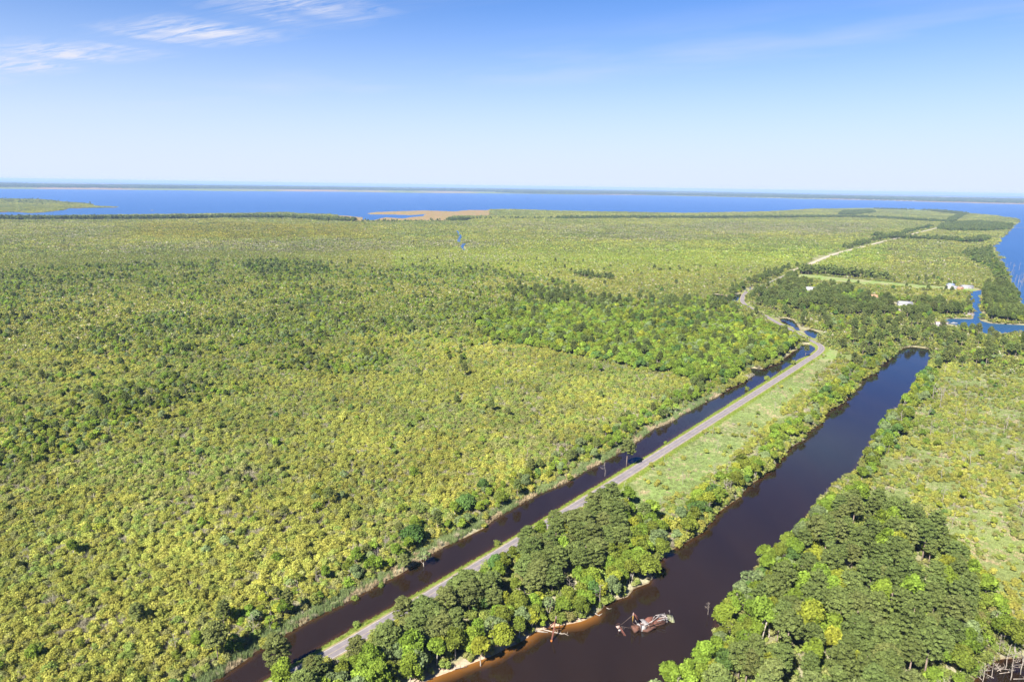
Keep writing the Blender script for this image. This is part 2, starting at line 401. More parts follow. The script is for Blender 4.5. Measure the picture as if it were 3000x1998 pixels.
LAKE = poly([(-2500, 600), (-1500, 612), (-600, 626), (0, 634), (200, 634), (446, 630.5), (573, 629), (700, 627), (828, 624), (924, 629), (1013, 632.5), (1060, 637), (1068, 645), (1090, 648), (1110, 641), (1130, 637), (1180, 640.5), (1210, 636.5), (1240, 633),
    (1245, 628), (1223, 630), (1200, 631), (1145, 629), (1083, 629), (1076, 626), (1099, 622), (1241, 617), (1333, 620), (1371, 616), (1500, 615), (1620, 619), (1882, 624), (2010, 626), (2264, 621), (2411, 611.5), (2494, 610), (2545, 609.5), (2650, 612.5), (2700, 614), (2741, 616), (2799, 623), (2866, 629), (2924, 633), (2942, 638),
    (2980, 641.5), (2987, 650), (2973, 660), (2965, 668), (2955, 680), (2935, 698), (2922, 716), (2902, 723), (2915, 736), (2922, 749), (2935, 766), (2938.5, 782), (2948, 796), (2960, 812), (2962, 832), (2962, 849), (2966, 857), (2990, 880),
    (2984, 897), (2992, 916), (3002, 929), (3100, 940), (3300, 950), (4600, 1000), (4800, 627), (3000, 599), (2774, 594), (2583, 588), (2328, 583), (2137, 578), (1882, 572.5), (1627, 570), (1500, 568), (1210, 565.6), (955, 562), (700, 560.5), (382, 557), (0, 553.5), (-2500, 516.5)])
ISLAND = poly([(-2500, 555), (-200, 580), (0, 583), (127, 586), (204, 594), (274, 599), (270, 604), (347, 608.5), (200, 611), (191, 615.5), (130, 623), (89, 625.5), (51, 622), (0, 622.5), (-300, 618), (-2500, 590)])
SOUND = poly([(-2500, 498), (0, 535), (500, 541), (900, 546), (1400, 552), (1900, 559.5), (2400, 569), (3000, 581), (4800, 609), (4800, 602), (3000, 576.5), (2400, 566), (1900, 556.5), (1400, 549.5), (900, 542), (500, 537.5), (0, 531), (-2500, 494)])
NARROW = wobble(NARROW, 6, 0.8, 3); WIDE = wobble(WIDE, 7, 1.1, 9); INLET = wobble(INLET, 10, 1.0, 21)
NEARW = [NARROW, WIDE] + [wobble(p, 5, 0.8, 30 + i) for i, p in enumerate(PONDS)] + [INLET]

def near_sd(x, y):
    """signed distance to the nearest canal / pond edge, >0 on land"""
    d = np.full(x.shape, 1e9); ins = np.zeros(x.shape, bool)
    for P in NEARW:
        lo = P.min(0) - 60; hi = P.max(0) + 60
        k = (x > lo[0]) & (x < hi[0]) & (y > lo[1]) & (y < hi[1])
        if not k.any(): continue
        xs, ys = x[k], y[k]
        dd = segdist(xs, ys, P, cap=70.0); d[k] = np.minimum(d[k], dd); ins[k] |= inpoly(xs, ys, P)
    return np.where(ins, -d, d)
def far_sd(x, y):
    a = segdist(x, y, LAKE); ia = inpoly(x, y, LAKE)
    b = segdist(x, y, ISLAND); ib = inpoly(x, y, ISLAND)
    c = segdist(x, y, SOUND); ic = inpoly(x, y, SOUND)
    water = (ia & ~ib) | ic
    d = np.minimum(np.minimum(a, b), c)
    return np.where(water, -d, d)
def all_sd(x, y):
    r = np.hypot(x, y); out = np.full(x.shape, 50.0)
    k = r < 1500; out[k] = near_sd(x[k], y[k])
    k2 = r > 750
    f = far_sd(x[k2], y[k2])
    out[k2] = np.where(f < 0, np.minimum(f, out[k2]), np.minimum(np.abs(f), out[k2]))
    return out
def road_d(x, y):
    out = np.full(x.shape, 1e9)
    k = (np.hypot(x, y) < 1500)
    if k.any(): out[k] = segdist(x[k], y[k], ROADC, closed=False, cap=60.0)
    return out

# sandy shore of the wide canal (left bank, bottom of the view)
SAND = poly([(1250, 1996), (1360, 1951), (1450, 1920), (1514, 1889), (1550, 1868), (1603, 1838), (1649, 1828), (1690, 1820)])
HOR_Y = lambda px: HOR_L + (HOR_R - HOR_L) * px / IMG_W
Z_PX = {k: np.array(v, float) for k, v in {
    'mid_wood': [(600, 2200), (1700, 1500), (1780, 1468), (1850, 1500), (1990, 1630), (1900, 1760), (1300, 2200)],
    'marsh_strip': [(1700, 1500), (1780, 1430), (2000, 1290), (2300, 1100), (2420, 1010), (2340, 965), (2450, 980), (2560, 1060), (2700, 1020), (2350, 1300), (1990, 1640), (1850, 1510)],
    'open_grass': [(1700, 1510), (1800, 1420), (2000, 1290), (2300, 1100), (2420, 1020), (2400, 990), (2440, 1000), (2460, 1040), (2350, 1145), (2190, 1300), (2050, 1420), (1900, 1490), (1800, 1500)],
    'right_stand': [(2430, 1470), (2500, 1470), (2600, 1500), (2740, 1580), (2810, 1700), (2850, 1800), (2800, 1900), (2720, 2000), (2640, 2200), (1700, 2200), (2100, 1850), (2300, 1600)],
    'right_fringe': [(2740, 1580), (2830, 1640), (2930, 1780), (3000, 1860), (3060, 1900), (2930, 1930), (2850, 2000), (2800, 2200), (2640, 2200), (2720, 2000), (2800, 1900), (2850, 1800), (2810, 1700)],
    'right_marsh': [(2500, 1480), (2560, 1300), (2700, 1100), (2900, 1080), (3200, 1100), (3300, 1800), (3000, 1850), (2830, 1650), (2740, 1570), (2600, 1490)],
    'north_thicket': [(2420, 1000), (2400, 930), (2480, 925), (2600, 930), (2700, 950), (2830, 965), (2900, 990), (3200, 1000), (3200, 1110), (2900, 1090), (2740, 1110), (2740, 1010), (2640, 1010), (2560, 1080)],
    'hamlet': [(2300, 838), (2450, 852), (2560, 872), (2640, 882), (2700, 892), (2790, 907), (2845, 916), (2845, 925), (2760, 934), (2700, 945), (2600, 928), (2480, 932), (2400, 922), (2330, 912), (2240, 893), (2225, 868), (2270, 845)],
    'grove': [(1380, 940), (1500, 905), (1650, 885), (1850, 925), (2000, 915), (2150, 945), (2250, 965), (2300, 985), (2340, 1005), (2310, 1035), (2250, 1068), (2185, 1075), (2180, 1110), (2050, 1130), (1950, 1100), (1800, 1075), (1600, 1030), (1430, 1000)],
    'grove_pines': [(1480, 850), (1620, 855), (1750, 880), (1900, 890), (2080, 885), (2170, 905), (2150, 925), (1990, 915), (1850, 905), (1700, 915), (1540, 905)],
    'mixed': [(-900, 800), (0, 760), (500, 745), (900, 770), (1150, 790), (1400, 780), (1600, 815), (1750, 860), (1500, 910), (1480, 1010), (1200, 1085), (850, 1120), (520, 1210), (250, 1330), (-100, 1420), (-900, 1500)],
    'spit': [(2876, 850), (2900, 840), (2960, 850), (2990, 880), (2984, 897), (2992, 916), (3010, 930), (3300, 945), (3300, 965), (3000, 952), (2903, 946), (2890, 927), (2876, 915), (2870, 904), (2876, 889), (2872, 871)],
    'fields': [(2400, 1000), (2470, 850), (2400, 830), (2340, 800), (2660, 826), (2860, 852), (2840, 890), (2700, 890), (2560, 868)],
    'farm_lawn': [(2340, 800), (2440, 812), (2640, 830), (2860, 848), (2862, 856), (2700, 850), (2620, 842), (2440, 828), (2330, 815)],
    'inlet_marsh': [(2760, 880), (2840, 870), (2840, 890), (2850, 900), (2800, 903), (2760, 895)],
}.items()}
def zone(px, py, name): return inpoly(px, py, Z_PX[name])

# ------------------------------------------------------------------ terrain: one sheet to the horizon
th = np.radians(np.arange(-50, 50.01, 0.18))
rr = [70.0]
while rr[-1] < 62000:
    r = rr[-1]
    rr.append(r * (1.012 if r < 170 else 1.0046 if r < 1300 else 1.008 if r < 4500 else 1.02))
rr = np.array(rr)
TH, RR = np.meshgrid(th, rr)
tx = (RR * np.sin(TH)).ravel(); ty = (RR * np.cos(TH)).ravel()
sd = all_sd(tx, ty); rd = road_d(tx, ty)
tpx, tpy = proj(tx, ty, 0.0)
rad = RR.ravel()
land = 0.72 + 0.35 * (fbm(tx / 14, ty / 14, 77) - 0.5) + 0.12 * (fbm(tx / 3, ty / 3, 78) - 0.5)
cell = rad * 0.004
sandd = segdist(tx, ty, SAND, closed=False, cap=60.0)
slope = np.where(sandd < 9, 0.11, 0.42)
tz = np.where(sd > 0, np.minimum(sd * slope, land), np.maximum(sd * np.where(sandd < 9, 0.18, 0.5), -1.6))
far = rad > 1500
tz = np.where(far, np.where(sd > 0, land, -1.6), tz)
emb = np.clip((6.5 - rd) / 3.2, 0, 1)
tz = np.where((rd < 6.6) & (sd > -0.4), np.maximum(tz, np.minimum(0.98 * emb + tz * (1 - emb), 0.05 + np.clip(sd, 0, 9) * 0.75)), tz)
# ground colours: peat, marsh grass, reed straw, sand, verge
def mixc3(a, b, k): return a + (np.asarray(b) - a) * k[:, None]
nz1 = fbm(tx / 9, ty / 9, 5); nz2 = fbm(tx / 60, ty / 60, 6)
C = np.empty((len(tx), 3)); C[:] = (0.180, 0.172, 0.095)
C = mixc3(C, (0.25, 0.235, 0.155), np.clip((nz1 - 0.45) * 4, 0, 1))
openz = zone(tpx, tpy, 'marsh_strip') | zone(tpx, tpy, 'right_marsh') | zone(tpx, tpy, 'fields') | zone(tpx, tpy, 'inlet_marsh')
C = mixc3(C, (0.125, 0.155, 0.050), np.where(openz, 0.9, 0.0))
og = zone(tpx, tpy, 'open_grass') | zone(tpx, tpy, 'farm_lawn')
C = mixc3(C, (0.145, 0.200, 0.060), np.where(og, 0.95, 0.0))
C = mixc3(C, (0.21, 0.20, 0.11), np.where(og, np.clip((fbm(tx / 22, ty / 22, 55) - 0.5) * 4, 0, 0.7), 0.0))
C = mixc3(C, (0.20, 0.19, 0.10), np.where(openz, np.clip((nz1 - 0.52) * 4, 0, 0.7), 0.0))
farm = np.clip((rad - 1500) / 900, 0, 1)
C = mixc3(C, (0.115, 0.135, 0.040), farm * (sd > 0))
# dry orange marsh on the lake fringe
org = (tpx > 985) & (tpx < 1440) & (tpy > 612) & (tpy < 652) & (tpy < 646 + 8 * nz2) & ~((tpx > 1330) & (tpy > 634))
isl = (tpx < 360) & (tpy > 606.5 + 3 * (nz1 - 0.5)) & (tpy < 628)
C = mixc3(C, (0.20, 0.13, 0.07), np.where(org | isl, np.clip(0.6 + (nz1 - 0.4) * 1.5, 0, 1), 0.0))
dfar = far_sd(tx, ty) if False else sd
shore = (rad > 8500) & (sd > 0) & (sd < 260) & (tpy < 606)
C = mixc3(C, (0.20, 0.14, 0.09), np.where(shore, np.clip((fbm(tpx / 260, tpx * 0, 4) - 0.42) * 6, 0, 0.9) * np.clip(1.2 - sd / 260, 0, 1), 0.0))
C = mixc3(C, (0.060, 0.080, 0.042), np.where((rad > 8500) & ~shore, 0.9, 0.0))
C = mixc3(C, (0.22, 0.18, 0.14), np.where((rad > 25000), np.clip((fbm(tx / 2500, ty / 900, 14) - 0.6) * 8, 0, 0.5), 0.0))
# verges and bank edges
C = mixc3(C, (0.130, 0.165, 0.032), np.where((rd < 6.2 + nz1 * 1.5), 0.95, 0.0))
edge = (sd > -0.8) & (sd < 0.7) & (rad < 1500) & (rd > 6)
C = mixc3(C, (0.13, 0.09, 0.055), np.where(edge, 0.7, 0.0))
C = mixc3(C, (0.33, 0.25, 0.18), np.where((sandd < 5.0 + 6 * (nz1 - 0.5)) & (sd > -4), 0.92 * np.clip((5.0 + 6 * (nz1 - 0.5) - sandd) / 2, 0, 1), 0.0))
C = mixc3(C, (0.11, 0.055, 0.02), np.where((sd < -0.8) & (rad < 1500), 0.9, 0.0))
nr, nth = TH.shape
ii = np.arange(nr - 1)[:, None] * nth + np.arange(nth - 1)[None]
quads = np.stack([ii, ii + 1, ii + nth + 1, ii + nth], -1).reshape(-1, 4)
gm, t = mat_new('ground_soil_and_grass')
at = N(t, 'ShaderNodeAttribute', attribute_name='ground_colour')
geo = N(t, 'ShaderNodeNewGeometry')
nA = N(t, 'ShaderNodeTexNoise'); nA.inputs['Scale'].default_value = 0.9; nA.inputs['Detail'].default_value = 6; nA.inputs['Roughness'].default_value = 0.7
t.links.new(geo.outputs['Position'], nA.inputs['Vector'])
mr = N(t, 'ShaderNodeMapRange'); mr.inputs[1].default_value = 0.25; mr.inputs[2].default_value = 0.75; mr.inputs[3].default_value = 0.55; mr.inputs[4].default_value = 1.4
t.links.new(nA.outputs[0], mr.inputs[0])
mm = N(t, 'ShaderNodeMix', data_type='RGBA', blend_type='MULTIPLY'); mm.inputs[0].default_value = 1
t.links.new(at.outputs['Color'], mm.inputs[6]); t.links.new(mr.outputs[0], mm.inputs[7])
d = N(t, 'ShaderNodeBsdfDiffuse'); t.links.new(mm.outputs[2], d.inputs[0])
bp = N(t, 'ShaderNodeBump'); bp.inputs['Strength'].default_value = 0.7; bp.inputs['Distance'].default_value = 0.25
t.links.new(nA.outputs[0], bp.inputs['Height']); t.links.new(bp.outputs[0], d.inputs['Normal'])
o = N(t, 'ShaderNodeOutputMaterial'); t.links.new(d.outputs[0], o.inputs[0])
me = new_mesh('terrain', np.stack([tx, ty, tz], 1), quads, [gm], attrs={'ground_colour': ('FLOAT_COLOR', np.concatenate([C, np.ones((len(C), 1))], 1))}, smooth=True)
tag(link('terrain', me), 'flat swampy peninsula with peat, marsh grass and banks', kind='structure')
def ground_z(x, y):
    x = np.asarray(x, float); y = np.asarray(y, float)
    s = all_sd(x, y)
    l = 0.72 + 0.35 * (fbm(x / 14, y / 14, 77) - 0.5) + 0.12 * (fbm(x / 3, y / 3, 78) - 0.5)
    return np.clip(np.minimum(s * 0.42, l), -0.5, 2)

# ------------------------------------------------------------------ water
def water_mat(name, deep, shallow, rough, wscale, wstr, wdist, gloss, streak, ior=1.333):
    m, t = mat_new(name)
    at = N(t, 'ShaderNodeAttribute', attribute_name='shallow')
    mx = N(t, 'ShaderNodeMix', data_type='RGBA'); mx.inputs[6].default_value = (*deep, 1); mx.inputs[7].default_value = (*shallow, 1)
    t.links.new(at.outputs['Fac'], mx.inputs[0])
    df = N(t, 'ShaderNodeBsdfDiffuse'); gl = N(t, 'ShaderNodeBsdfGlossy'); fr = N(t, 'ShaderNodeFresnel'); p = N(t, 'ShaderNodeMixShader')
    fr.inputs['IOR'].default_value = ior; gl.inputs['Roughness'].default_value = rough; gl.inputs['Color'].default_value = (*gloss, 1)
    # wind streaks: slow drifts in the water colour
    gs = N(t, 'ShaderNodeNewGeometry'); ms = N(t, 'ShaderNodeMapping'); ms.inputs['Rotation'].default_value = (0, 0, 0.35); ms.inputs['Scale'].default_value = streak
    ns = N(t, 'ShaderNodeTexNoise'); ns.inputs['Scale'].default_value = 1.0; ns.inputs['Detail'].default_value = 5
    t.links.new(gs.outputs['Position'], ms.inputs[0]); t.links.new(ms.outputs[0], ns.inputs['Vector'])
    mrs = N(t, 'ShaderNodeMapRange'); mrs.inputs[1].default_value = 0.3; mrs.inputs[2].default_value = 0.7; mrs.inputs[3].default_value = 0.82; mrs.inputs[4].default_value = 1.18
    t.links.new(ns.outputs[0], mrs.inputs[0])
    ml = N(t, 'ShaderNodeMix', data_type='RGBA', blend_type='MULTIPLY'); ml.inputs[0].default_value = 1
    t.links.new(mx.outputs[2], ml.inputs[6]); t.links.new(mrs.outputs[0], ml.inputs[7])
    t.links.new(ml.outputs[2], df.inputs[0]); t.links.new(fr.outputs[0], p.inputs[0]); t.links.new(df.outputs[0], p.inputs[1]); t.links.new(gl.outputs[0], p.inputs[2])
    g = N(t, 'ShaderNodeNewGeometry'); mp = N(t, 'ShaderNodeMapping'); mp.inputs['Rotation'].default_value = (0, 0, 0.5); mp.inputs['Scale'].default_value = (1, 2.2, 1)
    t.links.new(g.outputs['Position'], mp.inputs[0])
    n = N(t, 'ShaderNodeTexNoise'); n.inputs['Scale'].default_value = wscale; n.inputs['Detail'].default_value = 4; n.inputs['Roughness'].default_value = 0.6
    t.links.new(mp.outputs[0], n.inputs['Vector'])
    b = N(t, 'ShaderNodeBump'); b.inputs['Strength'].default_value = wstr; b.inputs['Distance'].default_value = wdist
    t.links.new(n.outputs[0], b.inputs['Height'])
    for q_ in (df, gl, fr): t.links.new(b.outputs[0], q_.inputs['Normal'])
    o = N(t, 'ShaderNodeOutputMaterial'); t.links.new(p.outputs[0], o.inputs[0])
    return m
CANAL = water_mat('tannin_canal_water', (0.0135, 0.0080, 0.0045), (0.15, 0.064, 0.014), 0.045, 1.3, 0.22, 0.05, (0.33, 0.64, 0.90), (0.05, 0.014, 1), 1.42)
LAKEW = water_mat('wind_ruffled_lake_water', (0.014, 0.048, 0.100), (0.02, 0.08, 0.2), 0.40, 0.25, 0.9, 0.5, (0.20, 0.42, 0.80), (0.0016, 0.0003, 1))
xs = np.arange(-420, 471, 2.0); ys = np.concatenate([np.arange(110, 420, 2.0), np.arange(420, 1105, 6.0)])
X, Y = np.meshgrid(xs, ys); X = X.ravel(); Y = Y.ravel()
dS = segdist(X, Y, SAND, closed=False); sN = near_sd(X, Y)
sh = np.clip(1 - (-sN) / (3.2 + 3.5 * fbm(X / 9, Y / 9, 3)), 0, 1) ** 1.3 * np.clip((14 - dS) / 6, 0, 1)
sh = np.maximum(sh, 0.16 * np.clip(1 - (-sN) / 2.5, 0, 1))
nx_ = len(xs); ii = np.arange(len(ys) - 1)[:, None] * nx_ + np.arange(nx_ - 1)[None]
q = np.stack([ii, ii + 1, ii + nx_ + 1, ii + nx_], -1).reshape(-1, 4)
tag(link('canal_water', new_mesh('canal_water', np.stack([X, Y, np.zeros_like(X)], 1), q, [CANAL], attrs={'shallow': ('FLOAT', sh)})), 'dark tannin brown water of the two straight canals', kind='structure')
lx = np.linspace(-75000, 75000, 61); ly = np.linspace(60, 61000, 41)
X, Y = np.meshgrid(lx, ly); ii = np.arange(40)[:, None] * 61 + np.arange(60)[None]
q = np.stack([ii, ii + 1, ii + 62, ii + 61], -1).reshape(-1, 4)
tag(link('lake_water', new_mesh('lake_water', np.stack([X.ravel(), Y.ravel(), np.full(X.size, -0.04)], 1), q, [LAKEW], attrs={'shallow': ('FLOAT', np.zeros(X.size))})), 'broad blue sound beyond the marsh, ruffled by wind', kind='structure')

# ------------------------------------------------------------------ road, markings, sandy track
def offset_line(P, d):
    t = np.gradient(P, axis=0); t /= np.hypot(t[:, 0], t[:, 1])[:, None] + 1e-9
    return P + np.stack([t[:, 1], -t[:, 0]], 1) * d
def strip(name, P, d0, d1, z, mat, parent=None, nseg=1, lift=None):
    L = [offset_line(P, d0 + (d1 - d0) * k / nseg) for k in range(nseg + 1)]
    V = np.concatenate([np.concatenate([l, np.full((len(l), 1), z)], 1) for l in L])
    n = len(P); i = np.arange(n - 1)
    Q = np.concatenate([np.stack([k * n + i, (k + 1) * n + i, (k + 1) * n + i + 1, k * n + i + 1], 1) for k in range(nseg)])
    return link(name, new_mesh(name, V, Q, [mat]), parent)
am, t = mat_new('sun_bleached_asphalt')
g = N(t, 'ShaderNodeNewGeometry')
n1 = N(t, 'ShaderNodeTexNoise'); n1.inputs['Scale'].default_value = 0.35; n1.inputs['Detail'].default_value = 8
n2 = N(t, 'ShaderNodeTexNoise'); n2.inputs['Scale'].default_value = 9.0
t.links.new(g.outputs['Position'], n1.inputs['Vector']); t.links.new(g.outputs['Position'], n2.inputs['Vector'])
r1 = N(t, 'ShaderNodeValToRGB'); r1.color_ramp.elements[0].position = 0.35; r1.color_ramp.elements[0].color = (0.124, 0.110, 0.117, 1); r1.color_ramp.elements[1].position = 0.7; r1.color_ramp.elements[1].color = (0.168, 0.150, 0.158, 1)
t.links.new(n1.outputs[0], r1.inputs[0])
p = N(t, 'ShaderNodeBsdfPrincipled'); p.inputs['Roughness'].default_value = 0.85; p.inputs['Specular IOR Level'].default_value = 0.2
t.links.new(r1.outputs[0], p.inputs['Base Color']); o = N(t, 'ShaderNodeOutputMaterial'); t.links.new(p.outputs[0], o.inputs[0])
ASPH = am
PAINT = plain_mat('worn_white_paint', (0.30, 0.28, 0.25), 0.7, 0.2, 0.8)
YPAINT = plain_mat('worn_yellow_paint', (0.27, 0.22, 0.14), 0.7, 0.3, 0.8)
SANDM = plain_mat('pale_sand', (0.29, 0.25, 0.19), 0.95, 0.2, 0.25)
road = strip('road', ROAD, -2.75, 2.75, ROAD_Z, ASPH)
tag(road, 'straight narrow grey asphalt road with a sharp bend', kind='structure')
for d in (-2.5, 2.5): strip('edge_line', ROAD, d - 0.10, d + 0.10, ROAD_Z + 0.006, PAINT, road)
strip('centre_line', ROAD, -0.09, 0.09, ROAD_Z + 0.006, YPAINT, road)
sh_ = strip('road_shoulder', ROAD, -3.5, -2.72, ROAD_Z - 0.02, plain_mat('sandy_gravel', (0.17, 0.14, 0.075), 0.95, 0.35, 0.4), road)
strip('road_shoulder', ROAD, 2.72, 3.5, ROAD_Z - 0.02, sh_.data.materials[0], road)
tag(strip('sand_track', TRACK, -5.0, 5.0, 1.25, SANDM), 'pale sand track running on past the hamlet', kind='structure')
creek_px = [[(1337, 676), (1343, 684), (1348, 692), (1346, 700), (1343, 710)], [(1360, 714), (1355, 720), (1352, 727), (1357, 731), (1364, 735)]]
CREEK = [smooth_line(poly(c, 1.3), 12) for c in creek_px]
for c in CREEK:
    tag(strip('creek', c, -4.5, 4.5, 1.3, LAKEW), 'narrow winding creek in the far marsh', kind='structure')

# ------------------------------------------------------------------ plant builders
def unit(v): return v / (np.linalg.norm(v, axis=-1, keepdims=True) + 1e-9)
def leaf_cloud(rng, blobs, n, size, jit=0.55, low=-0.45, aspect=0.75):
    """leaf clumps (bent diamonds) over lumpy blobs: returns V, T, tint"""
    B = np.array([[*c, *r] for c, r in blobs], float)
    w = B[:, 3] * B[:, 4] + B[:, 4] * B[:, 5] + B[:, 3] * B[:, 5]
    bt = 1 + 0.14 * rng.randn(len(B))
    k = rng.choice(len(B), int(n * 1.9), p=w / w.sum())
    d = unit(rng.randn(len(k), 3)); d[:, 2] = np.where(d[:, 2] < low, -d[:, 2], d[:, 2])
    P = B[k, :3] + d * B[k, 3:] * (0.78 + 0.40 * rng.rand(len(k), 1) ** 1.5)
    keep = np.ones(len(k), bool)
    for j in range(len(B)):
        q = (P - B[j, :3]) / (B[j, 3:] * 0.8)
        keep &= ~(((q * q).sum(1) < 1) & (k != j))
    P = P[keep][:n]; d = d[keep][:n]; k = k[keep][:n]; m = len(P)
    nn = unit(d / B[k, 3:] * B[k, 3:].min(1, keepdims=True) + rng.randn(m, 3) * jit + np.array([0, 0, 0.25]))
    a = unit(np.cross(nn, unit(rng.randn(m, 3)))); b = np.cross(nn, a)
    s = size * (0.6 + 0.8 * rng.rand(m, 1))
    V = np.stack([P - a * s, P - b * s * aspect + nn * s * 0.25 * rng.randn(m, 1), P + a * s, P + b * s * aspect + nn * s * 0.25 * rng.randn(m, 1)], 1).reshape(-1, 3)
    i = np.arange(m) * 4
    T = np.concatenate([np.stack([i, i + 1, i + 2], 1), np.stack([i, i + 2, i + 3], 1)])
    tint = np.clip(np.repeat(bt[k] * (1 + 0.16 * rng.randn(m)), 4), 0.55, 1.5)
    return V, T, tint
ICO_V, ICO_T = None, None
def _ico():
    global ICO_V, ICO_T
    import bmesh
    bm = bmesh.new(); bmesh.ops.create_icosphere(bm, subdivisions=1, radius=1)
    bm.verts.ensure_lookup_table()
    ICO_V = np.array([v.co[:] for v in bm.verts]); ICO_T = np.array([[v.index for v in f.verts] for f in bm.faces]); bm.free()
_ico()
def cores(blobs, k=0.78):
    V = []; T = []; n = 0
    for c, r in blobs:
        V.append(ICO_V * np.array(r) * k + np.array(c)); T.append(ICO_T + n); n += len(ICO_V)
    return np.concatenate(V), np.concatenate(T)
def foliage(rng, blobs, n, size, core=0.78, **k):
    V, T, ti = leaf_cloud(rng, blobs, n, size, **k)
    if core:
        CV, CT = cores(blobs, core * 0.93)
        T = np.concatenate([T, CT + len(V)]); V = np.concatenate([V, CV]); ti = np.concatenate([ti, np.full(len(CV), 0.95)])
    return V, T, ti
def tube_arr(pts, rad, sides=5):
    m = MB().tube(pts, rad, sides); V, F = m.arrays()
    T = [f if f.shape[1] == 3 else np.concatenate([f[:, :3], f[:, [0, 2, 3]]]) for f in F]
    return V, np.concatenate(T)
def join(parts):
    V = []; T = []; n = 0
    for v, t_ in parts: V.append(v); T.append(t_ + n); n += len(v)
    return np.concatenate(V), np.concatenate(T)
def limb(rng, a, b, r0, r1, bend=0.12, sides=5, k=4):
    a = np.array(a, float); b = np.array(b, float); L = np.linalg.norm(b - a)
    P = [a + (b - a) * t_ + rng.randn(3) * bend * L * 0.3 * math.sin(math.pi * t_) for t_ in np.linspace(0, 1, k)]
    return tube_arr(P, np.linspace(r0, r1, k), sides)

def pine_shape(rng, h, cr, base=0.42, n=900, leaf=0.55, nb=15, gap=0.0, squash=0.72):
    """loblolly pine: bare trunk, domed crown of many needle puffs"""
    lean = rng.randn(2) * 0.02 * h
    ch = h * (1 - base); zc = h * base + ch * 0.42
    blobs = []
    for i in range(nb):
        f = (i + 0.5) / nb
        dz = 1 - 1.45 * f; a = i * 2.39996 + rng.rand() * 0.5; q = math.sqrt(max(0, 1 - dz * dz)) if dz > -0.4 else 0.85
        k = 0.70 + 0.22 * rng.rand(); s_ = cr * ((0.19 if nb > 12 else 0.30) + 0.12 * rng.rand()) * (1.0 if dz > 0 else 1.15)
        blobs.append(((lean[0] + math.cos(a) * q * cr * k, lean[1] + math.sin(a) * q * cr * k, zc + dz * ch * 0.58 * (0.78 + 0.22 * rng.rand()) - s_ * 0.25), (s_, s_, s_ * squash)))
    blobs.append(((lean[0], lean[1], zc + ch * 0.10), (cr * 0.55, cr * 0.55, ch * 0.34)))
    crown = foliage(rng, blobs, n, leaf, jit=0.5, low=-0.25)
    tr = [tube_arr([(0, 0, -0.4), (lean[0] * .3, lean[1] * .3, h * 0.3), (lean[0] * .7, lean[1] * .7, h * 0.65), (lean[0], lean[1], h * 0.90)], [h * 0.017, h * 0.0145, h * 0.010, h * 0.004], 6)]
    for c, r in blobs[:-1][::2][:8]:
        z0 = max(c[2] - 0.09 * h, h * base * 0.85)
        tr.append(limb(rng, (lean[0] * z0 / h, lean[1] * z0 / h, z0), c, h * 0.006, h * 0.002, sides=4))
    return crown, join(tr)
def broad_shape(rng, h, cr, base=0.28, n=1000, leaf=0.5, nb=16, multi=1, core=0.78, jit=0.55, vis=False):
    """rounded lumpy deciduous crown on a forking trunk"""
    blobs = []
    for i in range(nb):
        d = unit(rng.randn(3)); d[2] = abs(d[2]) * 1.1 - 0.35
        zc = h * (base + (1 - base) * 0.5); rz = h * (1 - base) * 0.5
        s = cr * (0.30 + 0.22 * rng.rand())
        k = 0.55 + 0.35 * rng.rand()
        blobs.append(((d[0] * (cr - s * 0.6) * k * 1.25, d[1] * (cr - s * 0.6) * k * 1.25, zc + d[2] * (rz - s * 0.5) * k * 1.3), (s, s, s * (0.75 + 0.25 * rng.rand()))))
    blobs.append(((0, 0, h * (base + (1 - base) * 0.55)), (cr * 0.55, cr * 0.55, h * (1 - base) * 0.36)))
    crown = foliage(rng, blobs, n, leaf, core=core, jit=jit)
    tr = []
    for m in range(multi):
        a = rng.rand() * 6.28; o_ = (0.25 * m * math.cos(a), 0.25 * m * math.sin(a), -0.3)
        top = np.array([math.cos(a) * cr * 0.25 * (m + 0.4), math.sin(a) * cr * 0.25 * (m + 0.4), h * (base + 0.25)])
        tr.append(limb(rng, o_, top, h * 0.022 / (1 + 0.3 * m), h * 0.011, 0.15, 6))
        for c, r in blobs[m::max(2, multi + 1)][:6]: tr.append(limb(rng, top * 0.85, np.array(c) + (np.array([0, 0, r[2] * (0.8 if vis else 0.2)])), h * 0.010, h * 0.003, 0.1, 4))
    return crown, join(tr)
def shrub_shape(rng, h, w, n=170, leaf=0.34, nb=5, core=0.75):
    blobs = []
    for i in range(nb):
        a = rng.rand() * 6.28; q = rng.rand() ** 0.6 * w * 0.36; s = w * (0.22 + 0.16 * rng.rand())
        z = h * (0.42 + 0.42 * rng.rand()) - 0.2 * q
        blobs.append(((math.cos(a) * q, math.sin(a) * q, z), (s, s, s * (0.85 + 0.5 * rng.rand()))))
    blobs.append(((0, 0, h * 0.36), (w * 0.36, w * 0.36, h * 0.36)))
    crown = foliage(rng, blobs, n, leaf, core=core, jit=0.6, low=-0.2)
    st = [limb(rng, (rng.randn() * 0.15, rng.randn() * 0.15, -0.3), (c[0], c[1], c[2]), 0.05, 0.02, 0.1, 4, 3) for c, r in blobs[:4]]
    return crown, join(st)
